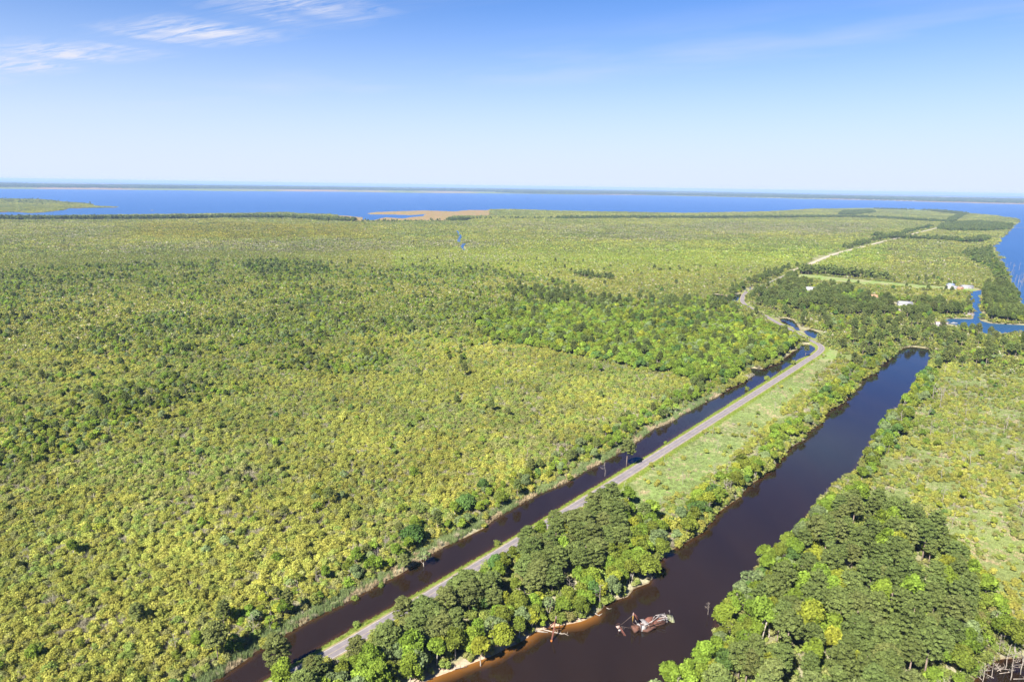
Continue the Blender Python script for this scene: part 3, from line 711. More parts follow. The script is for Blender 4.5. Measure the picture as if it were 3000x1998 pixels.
def dead_shape(rng, h, nbr=9, fuzz=40, spread=0.22, thick=1.0, snag=False):
    """bleached dead tree: trunk, bare limbs, twig fuzz"""
    lean = rng.randn(2) * 0.05 * h
    top = np.array([lean[0], lean[1], h])
    tr = [limb(rng, (0, 0, -0.4), top, 0.017 * h * thick, 0.004 * h * thick + (0.006 * h if snag else 0), 0.08, 6, 5)]
    tw = []
    for i in range(nbr):
        u = 0.38 + 0.58 * (i + rng.rand()) / nbr; p = top * u; a = rng.rand() * 6.28
        L = h * spread * (1.25 - u) * (0.6 + 0.8 * rng.rand()) * (0.35 if snag else 1)
        e = p + np.array([math.cos(a) * L, math.sin(a) * L, L * (0.25 + 0.7 * rng.rand())])
        tr.append(limb(rng, p, e, 0.0065 * h * thick, 0.002 * h * thick, 0.2, 4, 3))
        for j in range(2):
            q = p + (e - p) * (0.5 + 0.4 * rng.rand()); tr.append(limb(rng, q, q + rng.randn(3) * L * 0.35 + np.array([0, 0, L * 0.25]), 0.003 * h, 0.0012 * h, 0.1, 3, 2))
        m = max(0, fuzz // nbr)
        if m:
            c = p + (e - p) * (0.4 + 0.7 * rng.rand(m, 1)); dd = unit(rng.randn(m, 3) + np.array([math.cos(a), math.sin(a), 0.9])); s = L * (0.25 + 0.3 * rng.rand(m, 1))
            sd_ = unit(np.cross(dd, rng.randn(m, 3))) * 0.035
            tw.append(np.stack([c - sd_, c + sd_, c + dd * s], 1).reshape(-1, 3))
    V, T = join(tr)
    if tw:
        W = np.concatenate(tw); T = np.concatenate([T, np.arange(len(W)).reshape(-1, 3) + len(V)]); V = np.concatenate([V, W])
    return V, T
def twig_bush(rng, h, w, n=150):
    """leafless grey shrub: fan of thin twigs"""
    a = rng.rand(n) * 6.28; q = rng.rand(n) ** 0.5 * w * 0.25
    b = np.stack([np.cos(a) * q, np.sin(a) * q, rng.rand(n) * h * 0.35 - 0.1], 1)
    d = unit(np.stack([np.cos(a) * rng.rand(n), np.sin(a) * rng.rand(n), 0.7 + rng.rand(n)], 1) + rng.randn(n, 3) * 0.25)
    L = h * (0.35 + 0.45 * rng.rand(n, 1)); s = unit(np.cross(d, rng.randn(n, 3))) * 0.05
    V = np.stack([b - s, b + s, b + d * L], 1).reshape(-1, 3)
    return V, np.arange(n * 3).reshape(-1, 3), np.repeat(1 + 0.15 * rng.randn(n), 3)
def blade_tuft(rng, w, h, n, bw=0.06, spread=0.35):
    a = rng.rand(n) * 6.28; q = np.sqrt(rng.rand(n)) * w / 2
    b = np.stack([np.cos(a) * q, np.sin(a) * q, np.full(n, -0.15)], 1)
    d = unit(np.stack([rng.randn(n) * spread, rng.randn(n) * spread, np.ones(n)], 1)); L = h * (0.6 + 0.6 * rng.rand(n, 1))
    a2 = rng.rand(n) * 6.28; s = np.stack([np.cos(a2), np.sin(a2), 0 * a2], 1) * bw
    m = b + d * L * 0.6; tip = b + d * L + np.stack([rng.randn(n), rng.randn(n), -0.3 * np.ones(n)], 1) * 0.12 * h
    V = np.stack([b - s, b + s, m + s * 0.8, m - s * 0.8, tip], 1).reshape(-1, 3); i = np.arange(n) * 5
    T = np.concatenate([np.stack([i, i + 1, i + 2], 1), np.stack([i, i + 2, i + 3], 1), np.stack([i + 3, i + 2, i + 4], 1)])
    return V, T, np.repeat(1 + 0.18 * rng.randn(n), 5)
def patch(rng, size, spacing, h, leaf, per, weights):
    """a patch of low canopy for the far marsh: many small crowns of mixed kinds, each a handful of leaf clumps"""
    V = []; T = []; TI = []; MI = []; n = 0
    g = np.arange(-size / 2, size / 2, spacing); w = np.array(weights) / sum(weights)
    for x in g:
        for y in g:
            if math.hypot(x, y) > size * 0.56: continue
            px_, py_ = x + rng.randn() * spacing * 0.35, y + rng.randn() * spacing * 0.35
            hh = h * (0.5 + 0.9 * rng.rand() ** 1.3); s = spacing * (0.36 + 0.3 * rng.rand()); m = rng.choice(4, p=w)
            v, t_, ti = leaf_cloud(rng, [((px_, py_, hh - s * 0.7), (s, s, s * 0.9)), ((px_ + s * .4 * rng.randn(), py_ + s * .4 * rng.randn(), hh * 0.5), (s * 1.05, s * 1.05, hh * 0.45))], per, leaf, jit=0.6, low=-0.15)
            V.append(v); T.append(t_ + n); TI.append(ti * (1 + 0.13 * rng.randn())); MI.append(np.full(len(t_), m)); n += len(v)
    return np.concatenate(V), np.concatenate(T), np.clip(np.concatenate(TI), 0.5, 1.6), np.concatenate(MI)

# ---- prototypes, kept out of the scene; things copy their meshes, the far masses instance them
PROTO = {}          # kind -> list of (crown_mesh, trunk_mesh, height)
rng = np.random.RandomState(5)
def crown_mesh(nm, c): return new_mesh(nm, c[0], c[1], [None], attrs={'tint': ('FLOAT', c[2])})
def add_proto(kind, shape, h, bark):
    c, tr = shape
    cm = crown_mesh(kind + '_crown', c) if c is not None else None
    tm = new_mesh(kind + '_trunk', tr[0], tr[1], [bark], attrs={'tint': ('FLOAT', np.ones(len(tr[0])))}) if tr is not None else None
    PROTO.setdefault(kind, []).append((cm, tm, h, c, tr, bark))
for i in range(7):
    h = 15 + 1.0 * i
    add_proto('pine', pine_shape(rng, h, 3.6 + 0.3 * (i % 4), 0.36 + 0.04 * (i % 3), 3000, 0.27, 40 + i % 7), h, PINEBARK)
for i in range(8):
    h = 9 + 0.8 * i
    add_proto('broad', broad_shape(rng, h, 3.3 + 0.35 * (i % 4), 0.20 + 0.03 * (i % 3), 1300, 0.42, 13 + i % 4, 1 + i % 2, jit=0.7), h, BARK)
for i in range(3):
    h = 8.5 + i
    add_proto('round', broad_shape(rng, h, 4.4, 0.10, 1500, 0.42, 26, 2, jit=0.45), h, BARK)
for i in range(4):
    h = 9 + i
    add_proto('thin', broad_shape(rng, h, 3.4, 0.35, 420, 0.42, 15, 2, core=0, vis=True), h, BARK)
for i in range(8):
    h = 2.6 + 0.3 * i
    add_proto('shrub', shrub_shape(rng, h * 0.92, 2.9 + 0.35 * (i % 4), 240, 0.25, 6 + i % 4), h, BARK)
for i in range(3):
    tb = twig_bush(rng, 2.8, 3.0, 190); add_proto('twigs', (tb, None), 2.8, BARK)
for i in range(6):
    h = 9 + i; add_proto('dead', (None, dead_shape(rng, h, 10, 90, 0.30)), h, DEADWOOD)
for i in range(3):
    h = 8 + 2 * i; add_proto('snag', (None, dead_shape(rng, h, 5, 0, 0.25, 0.9, True)), h, DEADWOOD)

def collection_of(name, meshes):
    c = bpy.data.collections.new(name)
    for i, m in enumerate(meshes):
        o = bpy.data.objects.new('%s_%03d' % (name, i), m); c.objects.link(o)
    return c
def joined(pr, leafm):
    """crown and trunk of a prototype in one mesh, for the instanced masses"""
    cm, tm, h, c, tr, bark = pr
    V = []; T = []; mi = []; ti = []; n = 0; mats = []
    if c is not None: V.append(c[0]); T.append(c[1]); ti.append(c[2]); mi.append(np.zeros(len(c[1]), int)); n = len(c[0]); mats.append(leafm)
    if tr is not None: V.append(tr[0]); T.append(tr[1] + n); ti.append(np.ones(len(tr[0]))); mi.append(np.full(len(tr[1]), len(mats))); mats.append(bark)
    return new_mesh('plant', np.concatenate(V), np.concatenate(T), mats, np.concatenate(mi), {'tint': ('FLOAT', np.concatenate(ti))})
def scatter_group(coll):
    ng = bpy.data.node_groups.new('scatter_' + coll.name, 'GeometryNodeTree')
    ng.interface.new_socket(name='Geometry', in_out='INPUT', socket_type='NodeSocketGeometry')
    ng.interface.new_socket(name='Geometry', in_out='OUTPUT', socket_type='NodeSocketGeometry')
    i_ = ng.nodes.new('NodeGroupInput'); o_ = ng.nodes.new('NodeGroupOutput')
    ip = ng.nodes.new('GeometryNodeInstanceOnPoints'); ci = ng.nodes.new('GeometryNodeCollectionInfo')
    ci.inputs['Collection'].default_value = coll; ci.inputs['Separate Children'].default_value = True; ci.inputs['Reset Children'].default_value = True
    ip.inputs['Pick Instance'].default_value = True
    ng.links.new(i_.outputs[0], ip.inputs['Points']); ng.links.new(ci.outputs[0], ip.inputs['Instance'])
    for nm, ty, sock in (('idx', 'INT', 'Instance Index'), ('rot', 'FLOAT_VECTOR', 'Rotation'), ('scl', 'FLOAT_VECTOR', 'Scale')):
        a = ng.nodes.new('GeometryNodeInputNamedAttribute'); a.data_type = ty; a.inputs['Name'].default_value = nm
        ng.links.new(a.outputs['Attribute'], ip.inputs[sock])
    ng.links.new(ip.outputs[0], o_.inputs[0])
    return ng
def mass(name, label, cat, coll, P, idx, rotz, scl, vcol):
    n = len(P)
    if scl.ndim == 1: scl = np.repeat(scl[:, None], 3, 1)
    rot = np.stack([RS.randn(n) * 0.04, RS.randn(n) * 0.04, rotz], 1)
    me = new_mesh(name, P, [], attrs={'idx': ('INT', idx), 'rot': ('FLOAT_VECTOR', rot), 'scl': ('FLOAT_VECTOR', scl), 'has': ('FLOAT', np.ones(n)), 'vcol': ('FLOAT_COLOR', np.concatenate([vcol, np.ones((n, 1))], 1))})
    o = link(name, me)
    md = o.modifiers.new('scatter', 'NODES'); md.node_group = scatter_group(coll)
    tag(o, label, cat, kind='stuff')
    return o

# ------------------------------------------------------------------ scatter
def wedge(r0, r1, s, half=41.0):
    """jittered grid over the sector in view plus a margin"""
    w = r1 * math.tan(math.radians(half)) + 40
    xs = np.arange(-w, w, s); ys = np.arange(max(r0 * 0.70, 60), r1, s)
    X, Y = np.meshgrid(xs, ys); X = X.ravel(); Y = Y.ravel()
    k = (np.abs(X) < Y * math.tan(math.radians(half)) + 30)
    X, Y = X[k], Y[k]
    X = X + (RS.rand(len(X)) - 0.5) * s * 0.95; Y = Y + (RS.rand(len(X)) - 0.5) * s * 0.95
    r = np.hypot(X, Y); k = (r > r0) & (r < r1)
    return X[k], Y[k]

# macro colour drifts of the swamp: multiplies the leaf colours
def drift(x, y):
    a = fbm(x / 130, y / 130, 301, 4); b = fbm(x / 45, y / 45, 302, 3); c = fbm(x / 18, y / 18, 303, 2)
    v = np.ones((len(x), 3))
    k = np.clip((a - 0.5) * 4, -1, 1)[:, None]
    v *= 1.08 + k * np.array([0.09, 0.05, 0.02])
    v *= (1 + 0.5 * (b - 0.5) + 0.25 * (c - 0.5))[:, None]
    return v

THINGS = {'pine_tree': [], 'broadleaf_tree': [], 'dead_tree': [], 'shrub': []}   # each: dict(x,y,proto kind,variant,mat,scale,rot,label bits)
def put(kind, x, y, pk, var, mat, s, where, sz=None, label=None, group=None, rot=None):
    THINGS[kind].append(dict(x=x, y=y, pk=pk, var=var, mat=mat, s=s, sz=sz or s, where=where, label=label, group=group, rot=RS.rand() * 6.28 if rot is None else rot))
def pick(mats, p): return mats[RS.choice(len(mats), p=np.array(p) / sum(p))]

# --- hand-placed trees one can single out (base pixel survey, height)
def hand(kind, px, py, pk, var, mat, h, label, w=None, group=None, z=0.7):
    x, y = gp(px, py, z); s = h / PROTO[pk][var][2]
    THINGS[kind].append(dict(x=float(x), y=float(y), pk=pk, var=var, mat=mat, s=s * (w or 1.0), sz=s, where='', label=label, group=group, rot=RS.rand() * 6.28, hand=True))
hand('pine_tree', 1835, 1367, 'pine', 2, 'pine2', 18, 'lone olive pine at the road edge over the narrow canal, halfway along', 0.92)
hand('pine_tree', 2359, 1045, 'pine', 4, 'pine2', 12.5, 'small pine on the inside of the sharp road bend', 1.0)
hand('pine_tree', 818, 1985, 'pine', 6, 'pine2', 17, 'big olive pine overhanging the near end of the narrow canal', 1.25)
hand('pine_tree', 640, 1938, 'pine', 0, 'pine2', 16, 'pine with a long bare trunk standing on the reedy bank', 0.95)
hand('pine_tree', 1182, 1672, 'pine', 1, 'pine2', 9, 'small brownish conifer on the reedy left bank by white-stemmed trees', 1.1)
hand('broadleaf_tree', 1213, 1600, 'round', 0, 'dark', 10.5, 'round dark-green tree near the reeds, nearer of two domes', 0.95)
hand('broadleaf_tree', 1366, 1500, 'round', 1, 'dark', 10, 'round dark-green dome tree farther up the reedy left bank', 1.05)
hand('broadleaf_tree', 1095, 1682, 'broad', 3, 'lime', 9, 'lime-green tree just behind the reeds of the left bank')
hand('broadleaf_tree', 1045, 1702, 'round', 2, 'greygreen', 7.5, 'grey-green dome tree on white stems behind the reeds', 0.85)
hand('broadleaf_tree', 1018, 1722, 'shrub', 7, 'lime', 4.5, 'low lime bush in front of the white-stemmed dome tree', 1.3)
hand('broadleaf_tree', 1242, 1655, 'thin', 1, 'greygreen', 8, 'thin tree with forked white stems leaning over the bank', 1.1)
hand('broadleaf_tree', 1208, 1955, 'broad', 6, 'lime', 15, 'tall bright lime tree standing out beside the pines by the road', 1.0)
hand('broadleaf_tree', 832, 2032, 'broad', 7, 'lime', 13, 'bright lime-green tree at the bottom edge by the narrow canal', 0.95)
hand('broadleaf_tree', 1408, 1945, 'broad', 4, 'yellow', 12, 'yellow-green tree above the sandy shore of the wide canal')
hand('broadleaf_tree', 1468, 1905, 'broad', 2, 'yellow', 11.5, 'yellow-green tree where the sand beach begins')
hand('broadleaf_tree', 1520, 1868, 'broad', 5, 'olive', 9, 'olive tree shading the left end of the sand beach')
hand('broadleaf_tree', 1693, 1668, 'thin', 2, 'yellow', 9, 'small yellow tree amid the darker canal-side wood')
hand('broadleaf_tree', 1645, 1655, 'broad', 1, 'lime', 14, 'slim lime column between the pines and the canal trees', 0.6)
hand('broadleaf_tree', 1895, 1690, 'round', 0, 'olive', 10, 'rounded olive tree hanging out over the wide canal bend', 1.05)
hand('broadleaf_tree', 1800, 1735, 'broad', 5, 'yellow', 10, 'yellow-green spreading tree above the canal bend shore', 1.15)
hand('broadleaf_tree', 1905, 1530, 'broad', 4, 'lime', 12, 'bright green broad tree at the north tip of the wood', 1.25)
hand('broadleaf_tree', 1840, 1480, 'broad', 6, 'green', 11, 'green tree at the wood end beside the open grass', 1.1)
hand('broadleaf_tree', 2240, 1650, 'broad', 3, 'lime', 10, 'feathery bright green tree leaning out over the right bank', 0.9)
hand('broadleaf_tree', 2200, 1735, 'thin', 0, 'greygreen', 9.5, 'pale grey-green tree on the right bank of the canal', 1.15)
hand('broadleaf_tree', 2345, 1760, 'broad', 1, 'lime', 13, 'lime-green tree amid the dark pines near the right bank', 0.9)
hand('broadleaf_tree', 2120, 1850, 'broad', 5, 'lime', 12, 'large lime tree on the right bank facing the wreck', 1.3)
hand('broadleaf_tree', 2060, 1960, 'broad', 7, 'lime', 11, 'lime tree on the right bank below the wreck', 1.2)
hand('broadleaf_tree', 1965, 2020, 'broad', 2, 'lime', 10, 'lime tree at the foot of the right bank, bottom edge', 1.1)
hand('broadleaf_tree', 2245, 2010, 'broad', 6, 'yellow', 13, 'yellow-green crown in the pines at the bottom edge', 1.0)
hand('broadleaf_tree', 2490, 2000, 'broad', 0, 'yellow', 12, 'small bright yellow-green crown among the pines', 0.9)
hand('broadleaf_tree', 2680, 1870, 'broad', 3, 'lime', 12, 'lime tree at the right edge of the pine stand', 1.2)
hand('broadleaf_tree', 2900, 1125, 'shrub', 3, 'green', 4, 'low green bush in the right-hand marsh')
hand('broadleaf_tree', 2710, 1165, 'round', 1, 'green', 10, 'wide flat-topped green tree on the right bank by dead trees', 1.0)
for (px, py, h, lb) in ((1459, 1597, 3.0, 'rounded green bush on the road verge by the near canal'), (2190, 1140, 3.4, 'green bush on the verge where the canal narrows'), (1949, 1296, 2.0, 'small yellowish bush at the canal edge past the lone pine'),
                        (2322, 1068, 4.5, 'sparse yellowish bush on the verge below the road bend'), (2247, 1112, 4.0, 'thin bush between canal and road before the bend'), (1042, 1836, 2.4, 'blue-green bush at the near end of the road verge'),
                        (1041, 1750, 2.4, 'small round bright bush in the reeds at the water'), (1115, 1712, 2.2, 'tiny round bush on the reed edge by the narrow canal')):
    hand('shrub', px, py, 'shrub', 3, 'sgreen' if h > 2.1 else 'lime', h, lb)
hand('shrub', 1641, 1826, 'shrub', 5, 'green', 3.6, 'round green bush on the sand beside the rusty gantry', 0.95)
for i, (px, py, h, lb) in enumerate(((2730, 1178, 16, 'tall bleached dead tree on the right marsh, nearest the canal'), (2762, 1172, 14, 'bleached dead tree with flat limbs behind the tallest one'), (2752, 1196, 12, 'slim dead trunk between the bleached trees'),
        (2795, 1175, 11, 'small reddish dead trunk right of the bleached trees'), (2828, 1225, 9, 'dead tree with a crooked top in the middle of the marsh'), (2946, 1262, 12, 'dead tree with a flat broken crown far right'),
        (2725, 1282, 12, 'pale dead trunk with short limbs in the near marsh'), (2755, 1407, 8, 'forked dead stem in the near marsh'), (2830, 1150, 9, 'leaning dead stem in the upper marsh'),
        (1772, 1392, 9, 'thin white dead stem in the grass near the lone pine'), (2092, 1393, 8, 'slender dead tree on the grass strip'), (2000, 1420, 8, 'pale dead sapling in the marsh strip'),
        (885, 1782, 9, 'white dead tree on the reedy left bank'), (745, 1872, 10, 'pale bare trunk behind the reeds'), (1668, 1745, 8, 'grey leafless tree in the canal-side wood'), (1640, 1768, 6, 'grey twiggy dead bush above the sand beach'),
        (2462, 1490, 10, 'twiggy grey dead tree where the pine stand begins'), (2415, 1475, 9, 'pale dead tree on the right bank'), (2075, 1795, 6, 'grey bare snag at the water below the right bank'), (1960, 1830, 4, 'bare stick in the water right of the wreck'))[:19]):
    hand('dead_tree', px, py, 'dead', i % 6, None, h, lb)
for i, (px, py, h) in enumerate(((2960, 1990, 12), (2945, 1960, 10), (2990, 1975, 11), (2905, 1985, 9), (2998, 1945, 10), (2865, 1950, 7), (2925, 1920, 8), (2880, 2010, 9))):
    hand('dead_tree', px, py, 'dead', (i * 2) % 6, None, h, 'bleached dead tree standing in the dark corner pool', group='dead trees in the corner pool', z=0.0)
LAKE_SNAGS = ((2968, 791, 15), (2985, 793, 17), (2962, 815, 17), (2976, 822, 12), (2984, 829, 16), (2972, 836, 14), (2990, 842, 17), (2980, 851, 19), (2965, 846, 13), (2995, 838, 15), (2987, 856, 11), (2973, 856, 12), (2998, 818, 13), (2969, 805, 11),
        (2955, 800, 12), (2950, 786, 10), (2944, 772, 10), (2937, 760, 9), (2960, 778, 9), (2992, 812, 10))
for i, (px, py, h) in enumerate(LAKE_SNAGS):
    hand('dead_tree', px, py, 'snag' if i % 3 else 'dead', i % 3, None, h, 'bare trunk standing in the lake, %s of them from the left' % ordinal(1 + sum(q[0] < px for q in LAKE_SNAGS)), 0.8, group='bare trunks standing in the lake', z=0.0)
for i in range(22):
    u_ = i / 21.0; px = np.interp(u_, [0, .25, .4, .6, .8, 1], [2984, 2955, 2908, 2918, 2936, 2962]); py = np.interp(u_, [0, .25, .4, .6, .8, 1], [652, 680, 722, 748, 780, 840])
    hand('dead_tree', px - 3 + 8 * RS.rand(), py + 4 * RS.rand(), 'snag' if i % 2 else 'dead', i % 3, None, 9 + 6 * RS.rand(), 'bleached dead tree on the right lake shore, %s counted from the far point' % ordinal(i + 1), 0.9, group='dead trees along the right lake shore', z=0.3)
hands = np.array([(t_['x'], t_['y']) for k in THINGS for t_ in THINGS[k]])

def clear_of(x, y, P, d):
    k = np.ones(len(x), bool)
    for q in P: k &= (x - q[0]) ** 2 + (y - q[1]) ** 2 > d * d
    return k

BUILD_PX = [(2243, 846, 16), (2228, 848, 9), (2373, 851, 16), (2560, 872, 12), (2569, 883, 10), (2568, 886, 12), (2650, 893, 20), (2785, 843, 14), (2795, 844, 12), (2832, 843, 16), (2758, 955, 16), (2838, 924, 12), (2795, 949, 10), (2624, 900, 9), (2640, 912, 9)]
BUILD = [(*gp(a, b, 0.8), r) for a, b, r in BUILD_PX]

# ---- trees near (r < 1500): pines, broadleaf, thin, dead
X, Y = wedge(150, 1500, 4.6)
S = all_sd(X, Y); RD = road_d(X, Y)
k = (S > 0.8) & (RD > 6.0) & clear_of(X, Y, hands, 4.0)
for bx_, by_, br_ in BUILD: k &= (X - bx_) ** 2 + (Y - by_) ** 2 > br_ ** 2
for bx_, by_, br_ in BUILD:
    L_ = math.hypot(bx_, by_); ux, uy = bx_ / L_, by_ / L_
    al = (bx_ - X) * ux + (by_ - Y) * uy; ac = np.abs((X - bx_) * uy - (Y - by_) * ux)
    k &= ~((al > 0) & (al < 62) & (ac < br_ * 0.55 + 1.5))
X, Y, S, RD = X[k], Y[k], S[k], RD[k]
PX, PY = proj(X, Y, 0.7); R_ = np.hypot(X, Y)
dW = segdist(X, Y, WIDE, cap=60.0); dN = segdist(X, Y, NARROW, cap=60.0)
leftside = np.zeros(len(X), bool)
leftside = inpoly(PX, PY, np.array([(-3000, 2400), (560, 2060), (627, 1993), (1055, 1741), (1449, 1520), (1801, 1334), (2098, 1164), (2187, 1080), (2300, 1050), (2350, 1008), (2330, 985), (2190, 905), (2170, 880), (2190, 850), (2330, 790), (2740, 668), (2400, 640), (-3000, 640)]))
U = RS.rand(len(X)); clump = fbm(X / 22, Y / 22, 91, 3); clump2 = fbm(X / 45, Y / 45, 92, 3)
zmid = zone(PX, PY, 'mid_wood') & ~leftside; zst = zone(PX, PY, 'right_stand') & ~zmid; zfr = zone(PX, PY, 'right_fringe') & ~zst
zstrip = zone(PX, PY, 'marsh_strip') & ~zmid & ~leftside; zrm = zone(PX, PY, 'right_marsh') & ~zst & ~zfr
znt = zone(PX, PY, 'north_thicket') & ~leftside; zham = zone(PX, PY, 'hamlet') & ~leftside; zgr = zone(PX, PY, 'grove') & leftside; zgp = zone(PX, PY, 'grove_pines') & leftside
zmx = zone(PX, PY, 'mixed') & leftside & ~zgr & ~zgp; zsp = zone(PX, PY, 'spit')
HUE_W = ['green', 'lime', 'yellow', 'olive', 'greygreen', 'dark']
def emit_tree(i, pk, mat, hs, where, ws=1.0):
    var = RS.randint(len(PROTO[pk])); s = hs
    kind = {'pine': 'pine_tree', 'broad': 'broadleaf_tree', 'round': 'broadleaf_tree', 'thin': 'broadleaf_tree', 'dead': 'dead_tree', 'snag': 'dead_tree', 'shrub': 'shrub', 'twigs': 'shrub'}[pk]
    put(kind, X[i], Y[i], pk, var, mat, s * ws, where, sz=s)
verge_side = ~leftside & (dN < 7) & (RD < 11)
for i in range(len(X)):
    u = U[i]; c = clump[i]; rnd = RS.rand
    if verge_side[i]: continue
    if zmid[i]:
        if u > 0.93 or (RD[i] < 9.5): continue
        if dW[i] < 9 + 9 * c or (PY[i] > 1650 and c > 0.60) or (PX[i] > 1820 and c > 0.42):
            q = rnd()
            if q < 0.10: emit_tree(i, 'thin', 'greygreen', 0.75 + 0.3 * rnd(), 'mid_bank')
            elif q < 0.14: emit_tree(i, 'dead', None, 0.6 + 0.3 * rnd(), 'mid_bank')
            else: emit_tree(i, 'broad', pick(HUE_W, [3, 4, 1.6, 3, 1, 0.6]), 0.62 + 0.32 * rnd(), 'mid_bank')
        else:
            if u < 0.50: emit_tree(i, 'pine', pick(['pine', 'pine2'], [3, 2]), (0.60 if RD[i] < 15 else 0.70) + 0.20 * rnd(), 'mid_pines', 1.2 + 0.25 * rnd())
            elif u < 0.58: emit_tree(i, 'broad', pick(HUE_W, [2, 3, 1, 1, 0, 1]), 0.75 + 0.25 * rnd(), 'mid_pines', 0.8)
    elif zst[i]:
        if dW[i] < 8 + 8 * c:
            emit_tree(i, pick(['broad', 'thin', 'dead'], [8, 1.6, 0.5]), pick(HUE_W, [3, 3.5, 1, 3, 2, 0.7]), 0.6 + 0.35 * rnd(), 'right_bank')
        elif u < 0.37:
            if (c > 0.60 and rnd() < 0.55) or rnd() < 0.05: emit_tree(i, 'broad', pick(['lime', 'green', 'yellow'], [4, 1.2, 1.2]), 1.12 + 0.25 * rnd(), 'right_stand', 0.85)
            else: emit_tree(i, 'pine', pick(['pine', 'pine2'], [3.2, 1]), 0.66 + 0.36 * rnd(), 'right_stand', 1.0 + 0.3 * rnd())
    elif zfr[i]:
        if u < 0.62: emit_tree(i, pick(['broad', 'thin', 'dead', 'pine'], [5, 3, 0.9, 0.6]), pick(HUE_W, [2, 3, 1.2, 3, 2, 0]), 0.6 + 0.4 * rnd(), 'right_fringe')
    elif zstrip[i]:
        if dW[i] < 6 + 13 * c and u < 0.9: emit_tree(i, pick(['broad', 'thin', 'dead'], [8, 1.5, 0.7]), pick(HUE_W, [3, 2, 1.2, 4, 2, 1]), 0.42 + 0.30 * rnd() + 0.12 * (c > 0.6), 'strip_bank', 1.15)
        elif u < 0.012: emit_tree(i, 'dead', None, 0.45 + 0.3 * rnd(), 'strip')
        elif PX[i] > 2430 and u < 0.05: emit_tree(i, 'pine', 'pine2', 0.7 + 0.2 * rnd(), 'strip')
    elif zrm[i]:
        if dW[i] < 7 + 11 * c and u < 0.9: emit_tree(i, pick(['broad', 'thin', 'dead'], [8, 1.6, 0.5]), pick(HUE_W, [3, 2, 1, 4, 2, 1]), 0.5 + 0.35 * rnd(), 'right_bank_far', 1.1)
        elif u < 0.022: emit_tree(i, 'dead' if rnd() < 0.7 else 'snag', None, 0.5 + 0.4 * rnd(), 'right_marsh')
        elif u < 0.05: emit_tree(i, 'broad', pick(['olive', 'green', 'yellow', 'dark'], [3, 2, 2, 1]), 0.35 + 0.2 * rnd(), 'right_marsh')
    elif zham[i]:
        if u < 0.36: emit_tree(i, 'pine' if c < 0.56 else 'broad', pick(['pine', 'pine2'], [4, 1]) if c < 0.56 else pick(HUE_W, [3, 2, 0.4, 1, 0, 2]), 0.75 + 0.25 * rnd() if c < 0.56 else 0.7 + 0.2 * rnd(), 'hamlet', 1.05)
    elif zsp[i]:
        if u < 0.75 and S[i] > 4: emit_tree(i, 'pine' if c < 0.55 else 'broad', 'pine' if c < 0.55 else pick(HUE_W, [3, 2, 0.6, 2, 0, 1]), 0.7 + 0.25 * rnd(), 'spit')
    elif znt[i]:
        if u < 0.045: emit_tree(i, 'pine', pick(['pine', 'pine2'], [2, 1]), 0.75 + 0.25 * rnd(), 'thicket')
        elif u < 0.24 + 0.6 * (c - 0.5): emit_tree(i, pick(['broad', 'thin', 'dead'], [8, 2, 0.6]), pick(HUE_W, [3, 1.5, 1.2, 4, 2, 0.4]), 0.38 + 0.3 * rnd(), 'thicket')
    elif zgp[i]:
        if u < 0.10: emit_tree(i, 'pine', 'pine', 0.65 + 0.25 * rnd(), 'grove')
        elif u < 0.45: emit_tree(i, 'broad', pick(HUE_W, [4, 1.5, 0.5, 4, 1.5, 1]), 0.5 + 0.35 * rnd(), 'grove')
    elif zgr[i]:
        if u < 0.85:
            if rnd() < 0.05: emit_tree(i, 'pine', 'pine', 0.65 + 0.2 * rnd(), 'grove')
            else: emit_tree(i, 'broad', pick(HUE_W, [5, 2.6, 0.7, 3, 1.2, 1.2]), 0.55 + 0.42 * rnd(), 'grove', 1.12)
    elif zmx[i]:
        dens = np.clip((clump2[i] - 0.35) * 3.4, 0.12, 0.9)
        if u < dens: emit_tree(i, pick(['broad', 'pine', 'thin', 'dead', 'snag'], [6, 0.7, 3.2, 1.0, 1.2]), pick(HUE_W, [4, 3.0, 1.2, 4, 3.5, 0.1]), 0.36 + 0.28 * rnd(), 'mixed')
    elif leftside[i]:
        if dN[i] < 30 and PX[i] > 500:
            if dN[i] > 3.5 and dN[i] < 22 and u < (0.62 if c > 0.45 else 0.28) + (0.15 if PX[i] > 1800 else 0): emit_tree(i, pick(['broad', 'thin', 'dead', 'pine'], [6, 1.6, 0.8, 0.9]), pick(HUE_W, [5, 3.0, 1.0, 2, 1.6, 0.8]), 0.36 + 0.34 * rnd(), 'left_bank')
        elif PY[i] < 820 and PX[i] > 2000 and u < 0.10 and RD[i] < 30 and RD[i] > 9: emit_tree(i, 'pine', 'pine', 0.6 + 0.25 * rnd(), 'roadside')
        elif RD[i] < 22 and RD[i] > 9 and PY[i] < 900 and u < 0.22: emit_tree(i, pick(['pine', 'broad'], [3, 1.2]), pick(['pine', 'pine2'], [2, 1]), 0.6 + 0.3 * rnd(), 'roadside')
        elif u < 0.014: emit_tree(i, 'snag', None, 0.45 + 0.3 * rnd(), 'swamp')
        elif u < 0.020: emit_tree(i, 'dead', None, 0.4 + 0.3 * rnd(), 'swamp')
        elif u < 0.040: emit_tree(i, pick(['pine', 'thin', 'broad'], [1.6, 3, 3]), pick(HUE_W, [3, 1, 0.5, 3, 2, 1]), 0.40 + 0.3 * rnd(), 'swamp')
    elif PY[i] < 960 and PX[i] > 2150 and not zone(PX[i:i+1], PY[i:i+1], 'farm_lawn')[0]:
        if RD[i] < 30 and RD[i] > 12 and u < 0.10: emit_tree(i, 'pine', 'pine', 0.7 + 0.25 * rnd(), 'roadside')
        elif u < 0.05: emit_tree(i, pick(['broad', 'pine'], [2, 1]), pick(HUE_W, [3, 1, 0.5, 3, 1, 1]), 0.4 + 0.3 * rnd(), 'fields')
